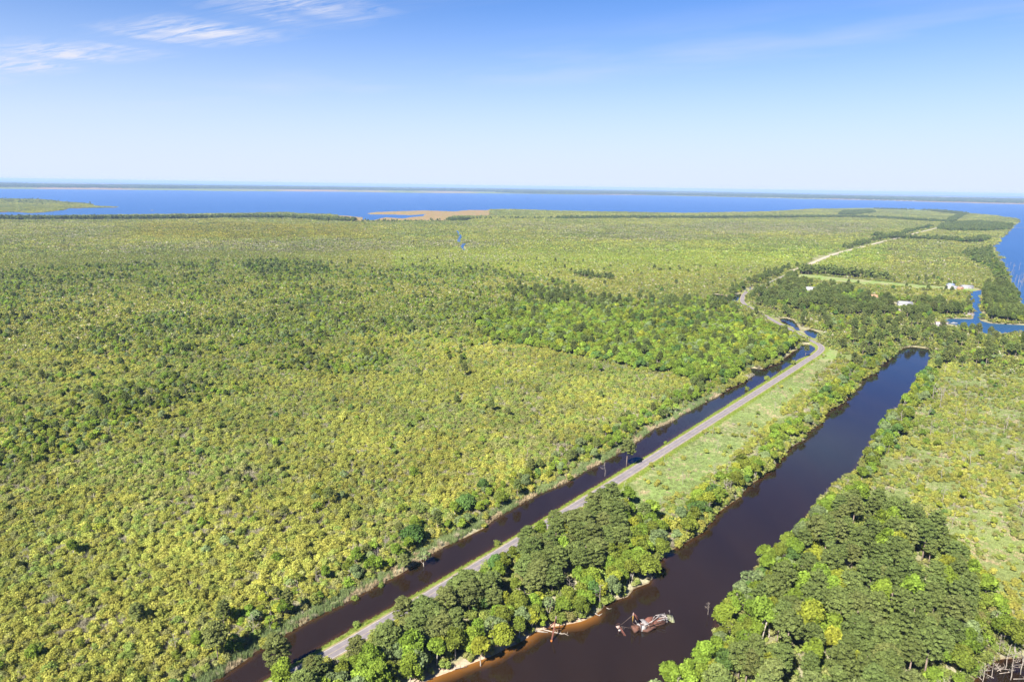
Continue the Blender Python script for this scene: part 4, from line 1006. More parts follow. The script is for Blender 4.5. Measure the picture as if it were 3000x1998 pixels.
for t_ in [q for k in THINGS for q in THINGS[k]]:
    if t_['pk'] == 'pine' and t_['mat'] not in ('pine', 'pine2'): t_['mat'] = 'pine' if RS.rand() < 0.6 else 'pine2'
    if t_['pk'] in ('broad', 'thin', 'round') and t_['mat'] in ('pine', 'pine2'): t_['mat'] = 'green'

# ---- shrubs near (r < 760)
X, Y = wedge(150, 760, 1.72)
S = all_sd(X, Y); RD = road_d(X, Y)
k = (S > 0.15) & (RD > 5.2); X, Y, S, RD = X[k], Y[k], S[k], RD[k]
PX, PY = proj(X, Y, 0.7)
dN = segdist(X, Y, NARROW, cap=60.0); dW = segdist(X, Y, WIDE, cap=60.0)
LS = inpoly(PX, PY, np.array([(-3000, 2400), (560, 2060), (627, 1993), (1055, 1741), (1449, 1520), (1801, 1334), (2098, 1164), (2187, 1080), (2300, 1050), (2350, 1008), (2330, 985), (2190, 905), (2170, 880), (2190, 850), (2330, 790), (2740, 668), (2400, 640), (-3000, 640)]))
U = RS.rand(len(X)); c = fbm(X / 16, Y / 16, 191, 3); c2 = fbm(X / 50, Y / 50, 192, 3); c3 = fbm(X / 7, Y / 7, 193, 2)
wood = (zone(PX, PY, 'mid_wood') | zone(PX, PY, 'right_stand')) & ~LS
fring = zone(PX, PY, 'right_fringe') & ~wood & ~LS
openm = zone(PX, PY, 'open_grass') & ~LS & ~wood
strip_ = zone(PX, PY, 'marsh_strip') & ~LS & ~wood & ~openm
rmar = zone(PX, PY, 'right_marsh') & ~wood & ~LS
reedz = LS & (dN < 2.5 + 5 * c) & (PX > 500)
p = np.full(len(X), 0.90)
p[wood] = 0.35; p[fring] = 0.55
p[openm] = np.where(c[openm] > 0.66, 0.07, 0.006)
p[strip_] = np.clip((c[strip_] - 0.38) * 2.6, 0.05, 0.68)
p[rmar] = np.clip((c[rmar] - 0.34) * 2.4, 0.10, 0.70)
bank = (strip_ | rmar | openm) & (dW < 5 + 8 * c)
p[bank] = 0.85
p[reedz] = 0.05
p[~LS & (dN < 7) & (RD < 11)] = 0.006
k = U < p
SX, SY, SC, SC2, SLS = X[k], Y[k], c[k], c2[k], LS[k]; so = ((strip_ | rmar | openm) & ~bank)[k]; swd = (wood | fring)[k]
NS = len(SX)
tw = RS.rand(NS) < np.where(so, 0.24, np.where(swd, 0.12, 0.17 + 0.45 * np.clip((fbm(SX / 18, SY / 18, 194) - 0.5) * 4, 0, 1)))
ch = RS.rand(NS)
yel = np.clip(0.52 + (SC2 - 0.5) * 1.4 + (SC - 0.5) * 0.8, 0.1, 0.85)
smat = np.where(ch < yel, 0, np.where(ch < yel + (1 - yel) * 0.55, 1, 2))      # yellow, green, olive
smat = np.where(swd, np.where(ch < 0.3, 2, 1), smat)
sscale = np.where(so, 0.40 + 0.40 * RS.rand(NS), 0.48 + 0.52 * RS.rand(NS) ** 1.2 + 0.35 * (RS.rand(NS) < 0.05)) * (0.80 + 0.5 * SC)
svar = RS.randint(8, size=NS); stv = RS.randint(3, size=NS); srot = RS.rand(NS) * 6.28
SZ = ground_z(SX, SY)

# ---- choose which plants become things of their own: the ones that show largest
def size_in_view(x, y, h):
    px, py = proj(np.asarray(x), np.asarray(y), 0.7)
    d = np.sqrt(np.asarray(x) ** 2 + np.asarray(y) ** 2 + CAM_H ** 2)
    ok = (px > -20) & (px < IMG_W + 20) & (py > 500) & (py < IMG_H + 60)
    return np.where(ok, h / d, 0)
WHERE = {
    'mid_bank': 'on the left shore of the wide canal', 'mid_pines': 'in the wood between road and wide canal', 'right_bank': 'on the right shore of the wide canal',
    'right_stand': 'in the dense stand right of the wide canal', 'right_fringe': 'at the ragged right edge of the pine stand', 'strip_bank': 'along the canal beside the grass strip',
    'strip': 'on the grass strip between road and wide canal', 'right_bank_far': 'along the upper right bank of the wide canal', 'right_marsh': 'in the right-hand marsh', 'hamlet': 'around the hamlet houses',
    'spit': 'on the spit across the inlet', 'thicket': 'in the thicket past the wide canal head', 'grove': 'in the bright grove left of the road bend', 'mixed': 'in the mixed wood across the swamp',
    'left_bank': 'on the left bank of the narrow canal', 'roadside': 'beside the road near the hamlet', 'swamp': 'rising from the yellow swamp scrub', 'fields': 'in the fields by the hamlet'}
HUE = {'pine': 'dark olive', 'pine2': 'brownish olive', 'green': 'mid green', 'lime': 'lime-green', 'yellow': 'yellow-green', 'olive': 'dull olive', 'greygreen': 'pale grey-green', 'dark': 'deep green', None: 'bleached grey'}
FORM = {'pine': 'pine', 'broad': 'broadleaf tree', 'round': 'domed tree', 'thin': 'sparse tree', 'dead': 'dead tree', 'snag': 'dead snag', 'shrub': 'bush', 'twigs': 'leafless bush'}
SPLIT = {'right_stand': (2450, 1600, 1800), 'mid_pines': (1400, 1640, 1800), 'mid_bank': (1600, 1680, 1850), 'right_bank': (2250, 1600, 1800), 'strip_bank': (2300, 1200, 1400), 'right_marsh': (2780, 1250, 1450), 'right_fringe': (2850, 1700, 1850), 'grove': (1800, 960, 1020), 'left_bank': (1400, 1350, 1650)}
def part_of(w, x, y):
    """front / middle / back and left / right of the larger stands, as the view shows them"""
    if w not in SPLIT: return ''
    px, py = proj(np.array([x]), np.array([y]), 0.7); m, b0, f0 = SPLIT[w]
    return '%s %s, ' % ('front' if py[0] > f0 else 'back' if py[0] < b0 else 'middle', 'left' if px[0] < m else 'right')
REST = {}
for kind, limit in (('pine_tree', 300), ('broadleaf_tree', 300), ('dead_tree', 110), ('shrub', 60)):
    L = THINGS[kind]
    if not L: continue
    sz = size_in_view([t_['x'] for t_ in L], [t_['y'] for t_ in L], np.array([t_['sz'] * PROTO[t_['pk']][t_['var']][2] for t_ in L]))
    sz = np.array([1e3 if t_.get('hand') else s for t_, s in zip(L, sz)])
    order = np.argsort(-sz)
    for n_, j in enumerate(order):
        t_ = L[j]
        if n_ < limit and sz[j] > 0:
            cm, tm, h, _, _, _ = PROTO[t_['pk']][t_['var']]
            z = float(ground_z(np.array([t_['x']]), np.array([t_['y']]))[0])
            root = empty(kind, (t_['x'], t_['y'], z - 0.05), t_['rot']); root.scale = (t_['s'], t_['s'], t_['sz'])
            hgt = t_['sz'] * h
            lb = t_['label']
            if not lb:
                big = ('tall ' if hgt > {'pine_tree': 16.5, 'broadleaf_tree': 11.0, 'dead_tree': 8.5, 'shrub': 4}[kind] else 'low ' if hgt < {'pine_tree': 13, 'broadleaf_tree': 7, 'dead_tree': 5, 'shrub': 2}[kind] else '')
                lb = '%s%s %s %s%s' % (big, HUE[t_['mat']], FORM[t_['pk']], part_of(t_['where'], t_['x'], t_['y']), WHERE[t_['where']])
            grp = t_['group'] or (('%ss %s' % (FORM[t_['pk']], WHERE[t_['where']])) if t_['where'] else None)
            tag(root, lb, 'bush' if kind == 'shrub' else 'tree', grp)
            if cm is not None:
                o = link('crown' if kind != 'shrub' else 'foliage', cm, root); o.material_slots[0].link = 'OBJECT'; o.material_slots[0].material = LEAF[t_['mat']]
            if tm is not None: link('trunk' if kind != 'shrub' else 'stem', tm, root)
        else: REST.setdefault(kind, []).append(t_)
# shrubs of the scrub: the 240 that show largest as bushes of their own
ssz = size_in_view(SX, SY, sscale); ssz = np.where(SLS & ~tw, ssz, 0)
own = np.zeros(NS, bool); own[np.argsort(-ssz)[:240]] = True
SM = ['syellow', 'sgreen', 'solive']; SMN = {'syellow': 'yellowish', 'sgreen': 'fresh green', 'solive': 'olive'}
for j in np.nonzero(own)[0]:
    cm, tm, h, _, _, _ = PROTO['shrub'][svar[j]]
    root = empty('swamp_shrub', (SX[j], SY[j], SZ[j] - 0.05), srot[j]); s = float(sscale[j]); root.scale = (s, s, s)
    bx0, by0 = proj(np.array([SX[j]]), np.array([SY[j]]), 0.7)
    tag(root, '%s%s leafy bush %s of the near swamp scrub' % ('large ' if s > 1.12 else 'small ' if s < 0.85 else '', SMN[SM[smat[j]]], ('at the bottom edge' if by0[0] > 1940 else 'low down' if by0[0] > 1860 else 'in the middle' if by0[0] > 1790 else 'in the upper part' if by0[0] > 1720 else 'at the top') + (', far left' if bx0[0] < 140 else ', left' if bx0[0] < 280 else ', centre left' if bx0[0] < 420 else ', centre right' if bx0[0] < 560 else ', right' if bx0[0] < 700 else ', far right')), 'bush', 'near swamp bushes')
    o = link('foliage', cm, root); o.material_slots[0].link = 'OBJECT'; o.material_slots[0].material = LEAF[SM[smat[j]]]
    link('stem', tm, root)

# ---- the rest of each kind, one mass each
def tree_mass(name, label, cat, L, kinds_mats, gain=1.0):
    keys = {}; meshes = []
    for pk, mt in kinds_mats:
        for v in range(len(PROTO[pk])):
            keys[(pk, mt, v)] = len(meshes); meshes.append(joined(PROTO[pk][v], LEAF[mt] if mt else None))
    col_ = collection_of(name + '_stock', meshes)
    x = np.array([t_['x'] for t_ in L]); y = np.array([t_['y'] for t_ in L]); z = ground_z(x, y) - 0.05
    idx = np.array([keys[(t_['pk'], t_['mat'] if t_['pk'] not in ('dead', 'snag') else None, t_['var'])] for t_ in L])
    scl = np.array([[t_['s'], t_['s'], t_['sz']] for t_ in L])
    return mass(name, label, cat, col_, np.stack([x, y, z], 1), idx, np.array([t_['rot'] for t_ in L]), scl, drift(x, y) * gain)
if REST.get('pine_tree'): tree_mass('pine_wood', 'scattered farther pines of the swamp and hamlet', 'wood', REST['pine_tree'], [('pine', 'pine'), ('pine', 'pine2')])
if REST.get('broadleaf_tree'): tree_mass('broadleaf_wood', 'farther green deciduous trees of grove and swamp', 'wood', REST['broadleaf_tree'], [(a, b) for a in ('broad', 'thin', 'round', 'shrub') for b in HUE_W], 1.15)
if REST.get('dead_tree'): tree_mass('dead_wood', 'farther bleached dead stems in the swamp', 'dead trees', REST['dead_tree'], [('dead', None), ('snag', None)])
sk = ~own
meshes = [joined(PROTO['shrub'][v], LEAF[m]) for m in SM for v in range(8)] + [joined(PROTO['twigs'][v], LEAF['stan']) for v in range(3)]
idx = np.where(tw, 24 + stv, smat * 8 + svar)
mass('swamp_scrub', 'dense yellow-green swamp scrub left of the narrow canal', 'scrub', collection_of('scrub_stock', meshes), np.stack([SX, SY, SZ - 0.05], 1)[sk], idx[sk], srot[sk], np.stack([sscale * 1.12, sscale * 1.12, sscale], 1)[sk], drift(SX, SY)[sk])

# ---- reeds and grass tufts
rng = np.random.RandomState(8)
def blade_mesh(w, h, n, mat, bw=0.06, spread=0.3):
    v, t_, ti = blade_tuft(rng, w, h, n, bw, spread); return new_mesh('tuft', v, t_, [mat], attrs={'tint': ('FLOAT', ti)})
tufts = [blade_mesh(1.3, 1.9, 34, LEAF['reed'], 0.05, 0.16) for _ in range(4)] + [blade_mesh(1.2, 1.7, 30, LEAF['reedtan'], 0.05, 0.18) for _ in range(2)] + [blade_mesh(1.9, 0.85, 46, LEAF['grass'], 0.06, 0.45) for _ in range(4)] + [blade_mesh(1.5, 0.42, 34, LEAF['verge'], 0.06, 0.5) for _ in range(3)] + [blade_mesh(1.7, 0.9, 36, LEAF['reedtan'], 0.05, 0.4) for _ in range(2)]
X, Y = wedge(150, 700, 1.05)
S = all_sd(X, Y); RD = road_d(X, Y); PX, PY = proj(X, Y, 0.7)
dN = np.where(np.hypot(X, Y) < 720, segdist(X, Y, NARROW, cap=60.0), 99)
LS = inpoly(PX, PY, np.array([(-3000, 2400), (560, 2060), (627, 1993), (1055, 1741), (1449, 1520), (1801, 1334), (2098, 1164), (2187, 1080), (2300, 1050), (2350, 1008), (2330, 985), (2190, 905), (2170, 880), (2190, 850), (2330, 790), (2740, 668), (2400, 640), (-3000, 640)]))
c = fbm(X / 16, Y / 16, 191, 3); U = RS.rand(len(X)); cg = fbm(X / 10, Y / 10, 195, 3)
reed = LS & (dN < 3.5 + 6 * c) & (S > -0.3) & (PX > 450)
rdry = reed & (((dN < 1.6) & (cg > 0.48)) | (cg > 0.68))
verge = (RD > 3.3) & (RD < 6.2 + 1.2 * cg) & (S > 0.15) 
op = (zone(PX, PY, 'marsh_strip') | zone(PX, PY, 'open_grass') | zone(PX, PY, 'right_marsh')) & ~LS & (S > 0.5) & (RD > 5.5) & ~zone(PX, PY, 'right_stand') & ~zone(PX, PY, 'mid_wood')
keep = (reed & (U < 0.85)) | (verge & (U < 0.8)) | (op & (U < 0.42))
vr = RS.randint(100, size=len(X))
idx = np.where(verge, 10 + vr % 3, np.where(reed, np.where(rdry, 4 + vr % 2, vr % 4), np.where((cg > 0.60) & (vr % 10 < 6), 13 + vr % 2, 6 + vr % 4)))
# things taken apart: reeds / verge / marsh grass are three growths
for nm, lb, m_, ct in (('reeds', 'tall green reeds edging the left bank of the narrow canal', reed & ~verge, 'reeds'), ('verge_grass', 'short bright grass on both road verges', verge, 'grass'), ('marsh_grass', 'pale green marsh grass on the open strips', op & ~reed & ~verge, 'grass')):
    k = keep & m_
    x, y = X[k], Y[k]
    z = ground_z(x, y)
    if nm == 'verge_grass': z = np.maximum(z, np.clip(0.05 + S[k] * 0.7, 0, 0.95))
    dc = drift(x, y)
    mass(nm, lb, ct, collection_of(nm + '_stock', tufts), np.stack([x, y, z], 1), idx[k], RS.rand(k.sum()) * 6.28, 0.75 + 0.5 * RS.rand(k.sum()), dc)

# ---- far canopy: patches
rng = np.random.RandomState(21)
MIXES = [[6, 2, 1.5, 0.25], [2, 6, 1.5, 0.2], [2, 2, 4, 0.8], [1.5, 1.5, 3, 2]]          # yellow, fresh green, olive, grey stands
SMATS = [LEAF['syellow'], LEAF['sgreen'], LEAF['solive'], LEAF['stan']]
def pm(p_): return new_mesh('canopy', p_[0], p_[1], SMATS, p_[3], {'tint': ('FLOAT', p_[2])})
midc = collection_of('mid_canopy_stock', [pm(patch(rng, 11, 2.4, 3.2, 0.55, 24, w_)) for w_ in MIXES for _ in range(4)])
farc = collection_of('far_canopy_stock', [pm(patch(rng, 30, 4.0, 3.6, 1.15, 9, w_)) for w_ in MIXES for _ in range(4)])
def far_colour(px, py, x, y):
    """broad drifts of the far marsh: fresh green belts, grey belts of dead stems, yellow sedge"""
    n = fbm(x / 260, y / 260, 401, 4)
    v = np.ones((len(px), 3))
    fresh = np.clip(1 - np.abs((py - (760 - 0.012 * (px - 1900))) / 60), 0, 1) * ((px > 1150) & (px < 2600))
    v += fresh[:, None] * np.array([0.02, 0.16, -0.15])
    def belt(x0, x1, yc, hw, sl=0.0):
        w = fbm(px / 120, py / 14, 402, 3) - 0.5
        return np.clip((1 - np.abs(py + 26 * w - (yc + sl * (px - (x0 + x1) / 2))) / hw) * 2.2, 0, 1) * np.clip((px - x0) / 160, 0, 1) * np.clip((x1 - px) / 160, 0, 1)
    grey = np.maximum.reduce([belt(1950, 2620, 672, 22, 0.01), belt(1650, 2150, 696, 16) * 0.8, belt(-500, 420, 690, 50) * 0.55, belt(300, 1560, 722, 18, -0.012) * 0.9, belt(1300, 2050, 668, 14) * 0.6, belt(1100, 1700, 760, 16) * 0.5])
    sedge = belt(280, 1150, 678, 30)
    v = v * (1 + sedge[:, None] * np.array([-0.06, -0.14, -0.35])) * (1 - 0.10 * grey)[:, None]
    v = v * (1 + (n - 0.5)[:, None] * np.array([0.5, 0.4, 0.3]))
    return v, grey, n
def canopy(name, label, r0, r1, s, coll, npat):
    X, Y = wedge(r0, r1, s)
    S = all_sd(X, Y); RD = road_d(X, Y); PX, PY = proj(X, Y, 0.7)
    k = (S > s * 0.42) & (RD > s * 0.5 + 4)
    k &= segdist(X, Y, TRACK, closed=False) > s * 0.55 + 9
    for c_ in CREEK: k &= segdist(X, Y, c_, closed=False) > s * 0.5 + 8
    for bx_, by_, br_ in BUILD: k &= (X - bx_) ** 2 + (Y - by_) ** 2 > (br_ + s * 0.3) ** 2
    k &= ~zone(PX, PY, 'farm_lawn')
    k &= ~((zone(PX, PY, 'inlet_marsh') | zone(PX, PY, 'fields')) & (RS.rand(len(X)) < 0.25))
    k &= ~((PX > 985) & (PX < 1440) & (PY > 612) & (PY < 649) & ~((PX > 1330) & (PY > 634)))
    X, Y, PX, PY = X[k], Y[k], PX[k], PY[k]
    v, grey, n = far_colour(PX, PY, X, Y)
    ch = RS.rand(len(X)); y_ = np.clip(0.50 + (n - 0.5) * 2.2, 0.15, 0.8)
    mt = np.where(RS.rand(len(X)) < 0.03 + 0.85 * grey, 3, np.where(ch < y_, 0, np.where(ch < y_ + (1 - y_) * 0.6, 1, 2)))
    idx = mt * npat + RS.randint(npat, size=len(X))
    sc = 0.85 + 0.35 * RS.rand(len(X)); sz_ = sc * (0.7 + 0.5 * RS.rand(len(X)))
    mass(name, label, 'scrub', coll, np.stack([X, Y, np.full(len(X), 0.6)], 1), idx, RS.rand(len(X)) * 6.28, np.stack([sc, sc, sz_], 1), v * 0.97)
canopy('middle_scrub', 'middle-distance yellow-green swamp scrub', 750, 1750, 8.0, midc, 4)
canopy('far_marsh_scrub', 'far pale marsh scrub stretching to the sound', 1735, 6800, 22.0, farc, 4)

# ---- far trees: lines and woods, low leaf counts
rng = np.random.RandomState(31)
PROTO['fpine'] = []; PROTO['fbroad'] = []
for i in range(5):
    h = 15 + i; c_, t_ = pine_shape(rng, h, 3.9, 0.35, 130, 1.2, 8); add_proto('fpine', (c_, t_), h, PINEBARK)
for i in range(4):
    h = 10 + i; c_, t_ = broad_shape(rng, h, 4.0, 0.15, 130, 1.15, 8); add_proto('fbroad', (c_, t_), h, BARK)
FAR = []
def far_line(pts, depth, spacing, dens=1.0, pine=0.8, hmin=0.8, z=0.7):
    P = smooth_line(poly(pts, z), 40.0)
    seg = np.hypot(*np.diff(P, axis=0).T); L = seg.sum(); n = int(L * depth / spacing ** 2 * dens) + 1
    cum = np.concatenate([[0], np.cumsum(seg)]); u = RS.rand(n) * L
    x = np.interp(u, cum, P[:, 0]); y = np.interp(u, cum, P[:, 1])
    tt = np.gradient(P, axis=0); tt /= np.hypot(tt[:, 0], tt[:, 1])[:, None]
    nx = np.interp(u, cum, -tt[:, 1]); ny = np.interp(u, cum, tt[:, 0]); w = (RS.rand(n) - 0.5) * depth
    gap = fbm(u / 60, u * 0, int(L) % 97, 2)
    for i in range(n):
        if gap[i] < 0.30 and dens < 1: continue
        FAR.append((x[i] + nx[i] * w[i], y[i] + ny[i] * w[i], RS.rand() < pine, hmin - 0.12 + 0.55 * RS.rand()))
def far_wood(pts, spacing, pine=0.7, hmin=0.75):
    P = poly(pts, 0.7); lo, hi = P.min(0), P.max(0)
    n = int((hi - lo).prod() / spacing ** 2); n = min(n, 40000)
    x = lo[0] + RS.rand(n) * (hi - lo)[0]; y = lo[1] + RS.rand(n) * (hi - lo)[1]; k = inpoly(x, y, P)
    for a, b in zip(x[k], y[k]): FAR.append((a, b, RS.rand() < pine, hmin + 0.35 * RS.rand()))
far_line([(-600, 640), (0, 645), (357, 644.5), (600, 641.5), (829, 640.5), (957, 647.5), (1040, 651)], 60, 6.5, 1.0, 0.8)
far_line([(1060, 651), (1200, 651.5), (1322, 649)], 30, 8, 0.5, 0.7, 0.5)
far_line([(1322, 649.5), (1366, 646)], 60, 6.5, 1.0, 0.9)
far_line([(1370, 643.5), (1640, 642.5)], 25, 8, 0.55, 0.8, 0.6)
far_line([(1640, 642.5), (1800, 641), (2055, 641), (2230, 640), (2400, 638.5), (2502, 638.5), (2609, 642), (2680, 647.5), (2782, 653)], 70, 8, 1.0, 0.75, 0.7)
far_wood([(2455, 631), (2470, 622), (2550, 618), (2566, 624), (2540, 627), (2500, 632)], 9, 0.85)
far_line([(2560, 613.5), (2640, 615.5), (2735, 618.5)], 60, 9, 0.8, 0.9, 0.6)
far_line([(2742, 620), (2790, 626), (2822, 629)], 90, 9, 1.0, 0.85)
far_line([(2822, 630), (2797, 643), (2785, 652)], 40, 8, 1.0, 0.85)
far_wood([(2744, 674), (2758, 662), (2800, 656), (2862, 654), (2966, 662), (2962, 674), (2885, 680), (2790, 679)], 8, 0.65)
far_line([(2555, 694), (2650, 702), (2730, 705), (2790, 709), (2850, 712), (2890, 702)], 28, 6, 1.0, 0.7)
far_line([(2470, 731), (2550, 710), (2612, 695), (2672, 679), (2728, 666)], 20, 6.5, 0.8, 0.7, 0.55)
far_line([(2344, 803), (2420, 807), (2500, 816), (2560, 820)], 16, 5, 1.0, 0.95, 0.8)
far_line([(2560, 820), (2640, 828)], 14, 6, 0.6, 0.9, 0.7)
far_line([(2205, 838), (2270, 806), (2310, 788)], 14, 7, 0.6, 0.8, 0.6)
far_wood([(2820, 745), (2900, 730), (2915, 760), (2945, 800), (2950, 835), (2920, 835), (2900, 790), (2850, 770)], 9, 0.4, 0.6)
far_wood([(1680, 806), (1800, 820), (1790, 826), (1680, 813)], 8, 0.95, 0.5)
far_wood([(700, 785), (800, 770), (900, 780), (1000, 800), (900, 815), (760, 810)], 12, 0.4, 0.5)
# far shore woods, 12 to 25 km out
far_line([(-600, 527), (0, 546.5), (400, 550), (800, 553.5), (1200, 558), (1600, 563), (1900, 567)], 3600, 56, 1.0, 0.6, 1.5)
far_line([(1500, 566.5), (1900, 570.5), (2137, 575.5), (2328, 580), (2583, 585), (2774, 590.5), (3000, 596), (3400, 602)], 2000, 46, 1.0, 0.6, 1.5)
far_line([(-600, 522), (0, 542), (400, 546), (800, 549.5), (1200, 554), (1600, 559), (1900, 562.5), (2328, 574), (2774, 584), (3400, 595)], 2600, 75, 1.0, 0.6, 1.5)
far_line([(-400, 520), (0, 529), (600, 535.5), (1200, 543.5), (1900, 553), (2500, 564.5), (3000, 573.5), (3400, 579)], 3000, 150, 1.0, 0.6, 1.2)
far_line([(-300, 583), (0, 589), (120, 590), (200, 596), (260, 601)], 900, 60, 1.0, 0.3, 0.6)
FX = np.array([f[0] for f in FAR]); FY = np.array([f[1] for f in FAR]); FP = np.array([f[2] for f in FAR]); FS = np.array([f[3] for f in FAR])
S = all_sd(FX, FY); k = S > 0.5; FX, FY, FP, FS = FX[k], FY[k], FP[k], FS[k]
FR = np.hypot(FX, FY); big = np.where(FR > 8000, np.clip(FR / 8000, 1, 2.6), 1.0)
fm = [joined(p_, LEAF['pine']) for p_ in PROTO['fpine']] + [joined(p_, LEAF['dark']) for p_ in PROTO['fbroad']] + [joined(p_, LEAF['green']) for p_ in PROTO['fbroad']]
idx = np.where(FP, RS.randint(5, size=len(FX)), 5 + RS.randint(8, size=len(FX)))
sw = FS * (0.9 + 0.4 * RS.rand(len(FX)))
mass('far_treelines', 'dark distant tree lines and woods along the sound', 'wood', collection_of('far_tree_stock', fm), np.stack([FX, FY, np.full(len(FX), 0.6)], 1), idx, RS.rand(len(FX)) * 6.28, np.stack([sw * big, sw * big, FS * np.sqrt(big)], 1), np.ones((len(FX), 3)) * 0.95)

# ---- pale dead stems of the far marsh belts
X, Y = wedge(900, 4200, 17.0)
S = all_sd(X, Y); PX, PY = proj(X, Y, 0.7); v, grey, n = far_colour(PX, PY, X, Y)
k = (S > 5) & (RS.rand(len(X)) < 0.04 + 0.9 * grey); X, Y = X[k], Y[k]
mass('far_dead_stems', 'belts of pale bare stems in the far marsh', 'dead trees', collection_of('stem_stock', [joined(p_, None) for p_ in PROTO['dead'] + PROTO['snag']]), np.stack([X, Y, np.full(len(X), 0.5)], 1), RS.randint(9, size=len(X)), RS.rand(len(X)) * 6.28, 0.5 + 0.35 * RS.rand(len(X)), np.ones((len(X), 3)))

# ------------------------------------------------------------------ wreck, gantry, logs
RUST = plain_mat('flaking_rust', (0.105, 0.047, 0.032), 0.85, 0.3, 1.2, (0.060, 0.032, 0.024), bump=0.4)
RUSTR = plain_mat('red_lead_rust', (0.140, 0.050, 0.036), 0.8, 0.3, 1.2, (0.085, 0.036, 0.026))
GREYW = plain_mat('weathered_grey_boards', (0.22, 0.21, 0.21), 0.9, 0.25, 1.5, (0.22, 0.20, 0.20))
WHITEP = plain_mat('chalky_white_plate', (0.24, 0.225, 0.22), 0.7, 0.2, 1.5, (0.30, 0.27, 0.26))
PINKP = plain_mat('faded_pink_plate', (0.24, 0.17, 0.15), 0.8, 0.2, 1.5)
YELP = plain_mat('yellow_steel_pole', (0.34, 0.21, 0.045), 0.6, 0.25, 1.0)
MOSS = plain_mat('mossy_grey_plate', (0.20, 0.20, 0.155), 0.9, 0.3, 1.0, (0.13, 0.14, 0.06))
CABLE = plain_mat('steel_cable', (0.13, 0.10, 0.085), 0.6, 0.2, 1.0)
def W5(x, y, z=0.0): return GP(1780 + x / 10.70, 1770 + y / 10.71, z)
def W6(x, y, z=0.0): return GP(1500 + x / 10.70, 1780 + y / 10.71, z)
def rel(o, root):
    """keep world shape, hang under root"""
    o.parent = root; o.matrix_parent_inverse = Matrix.Translation(-Vector(root.location)); return o
def part(root, name, mat, fn, smooth=False):
    m = MB(); fn(m); return rel(m.build(name, mat, None, smooth), root)
c0 = W5(1150, 720)
wreck = tag(empty('sunken_dredge', tuple(c0)), 'rusty half-sunk dredge with broken mast lying in the wide canal', 'wreck')
part(wreck, 'hull', RUST, lambda m: (m.plate([W5(800, 770, .35), W5(1250, 860, .35), W5(1480, 760, .5), W5(1290, 600, .6)], 0.9), m.plate([W5(800, 770, .45), W5(1290, 600, .7), W5(1110, 560, .7), W5(900, 680, .6)], 0.8)))
part(wreck, 'bow_box', RUST, lambda m: (m.box(W5(860, 770, 0.7), (2.0, 2.6, 1.5), 0.4, (0.15, 'X')), m.box(W5(935, 720, 1.1), (1.4, 1.6, 1.4), 0.2)))
part(wreck, 'deck_house', GREYW, lambda m: (m.plate([W5(905, 640, 1.7), W5(1040, 760, 1.2), W5(1060, 640, 2.0), W5(950, 580, 2.0)], 0.12), m.plate([W5(1010, 470, 2.6), W5(1200, 660, 2.2), W5(1300, 610, 2.4), W5(1130, 450, 2.8)], 0.12), m.plate([W5(1040, 590, 1.8), W5(1200, 680, 1.4), W5(1290, 640, 1.5), W5(1110, 540, 2.0)], 0.12)))
for k in range(6):
    a_ = W5(1015 + 22 * k, 468 - 3 * k + 2 * k, 2.75); b_ = W5(1195 + 20 * k, 655 - 8 * k, 2.35)
    part(wreck, 'roof_board', GREYW, lambda m, a_=a_, b_=b_: m.bar(a_, b_, 0.17, 0.05))
part(wreck, 'white_panel', WHITEP, lambda m: m.plate([W5(1050, 855, 0.05), W5(1222, 832, 0.05), W5(1180, 682, 2.2), W5(1062, 650, 2.4)], 0.12))
part(wreck, 'panel_frame', CABLE, lambda m: m.tube([W5(1048, 860, 0.05), W5(1058, 645, 2.5), W5(1120, 648, 2.5), W5(1186, 676, 2.35), W5(1228, 832, 0.05)], 0.09, 5))
for (xa, ya, xb, yb, zb, r) in ((1020, 905, 1032, 560, 4.6, .13), (1243, 838, 1236, 690, 1.8, .09), (1292, 810, 1290, 680, 1.7, .09), (1320, 800, 1310, 690, 1.5, .12), (1440, 760, 1430, 690, 1.0, .2)):
    part(wreck, 'post', RUST, lambda m, v=(xa, ya, xb, yb, zb, r): m.tube([W5(v[0], v[1], -0.2), W5(v[2], v[3], v[4])], v[5], 6))
part(wreck, 'side_girder', RUST, lambda m: (m.bar(W5(1200, 690, 1.3), W5(1450, 640, 1.5), 0.3, 0.5), m.bar(W5(1180, 660, 1.6), W5(1420, 600, 1.8), 0.2, 0.3), m.box(W5(1425, 730, 0.5), (1.7, 1.2, 0.9), 0.3)))
part(wreck, 'boiler_casing', RUSTR, lambda m: (m.tube([W5(1185, 520, 1.0), W5(1290, 470, 1.3), W5(1420, 430, 1.5)], [0.7, 0.95, 0.7], 9), m.box(W5(1300, 540, 0.9), (3.6, 1.6, 1.3), 0.25)))
part(wreck, 'stern_barge', RUST, lambda m: (m.plate([W5(1410, 650, 0.7), W5(1810, 580, 0.7), W5(1860, 380, 1.6), W5(1440, 440, 1.5)], 0.9), m.plate([W5(1500, 690, 0.1), W5(1790, 640, 0.1), W5(1810, 580, 0.7), W5(1450, 640, 0.7)], 0.15)))
for k in range(7):
    a_ = W5(1425 + 12 * k, 630 - 30 * k, 1.25 + 0.12 * k); b_ = W5(1800 + 9 * k, 535 - 26 * k, 1.35 + 0.12 * k)
    part(wreck, 'deck_girder', RUSTR if k % 2 else RUST, lambda m, a_=a_, b_=b_: m.bar(a_, b_, 0.2, 0.3))
rw = np.random.RandomState(4)
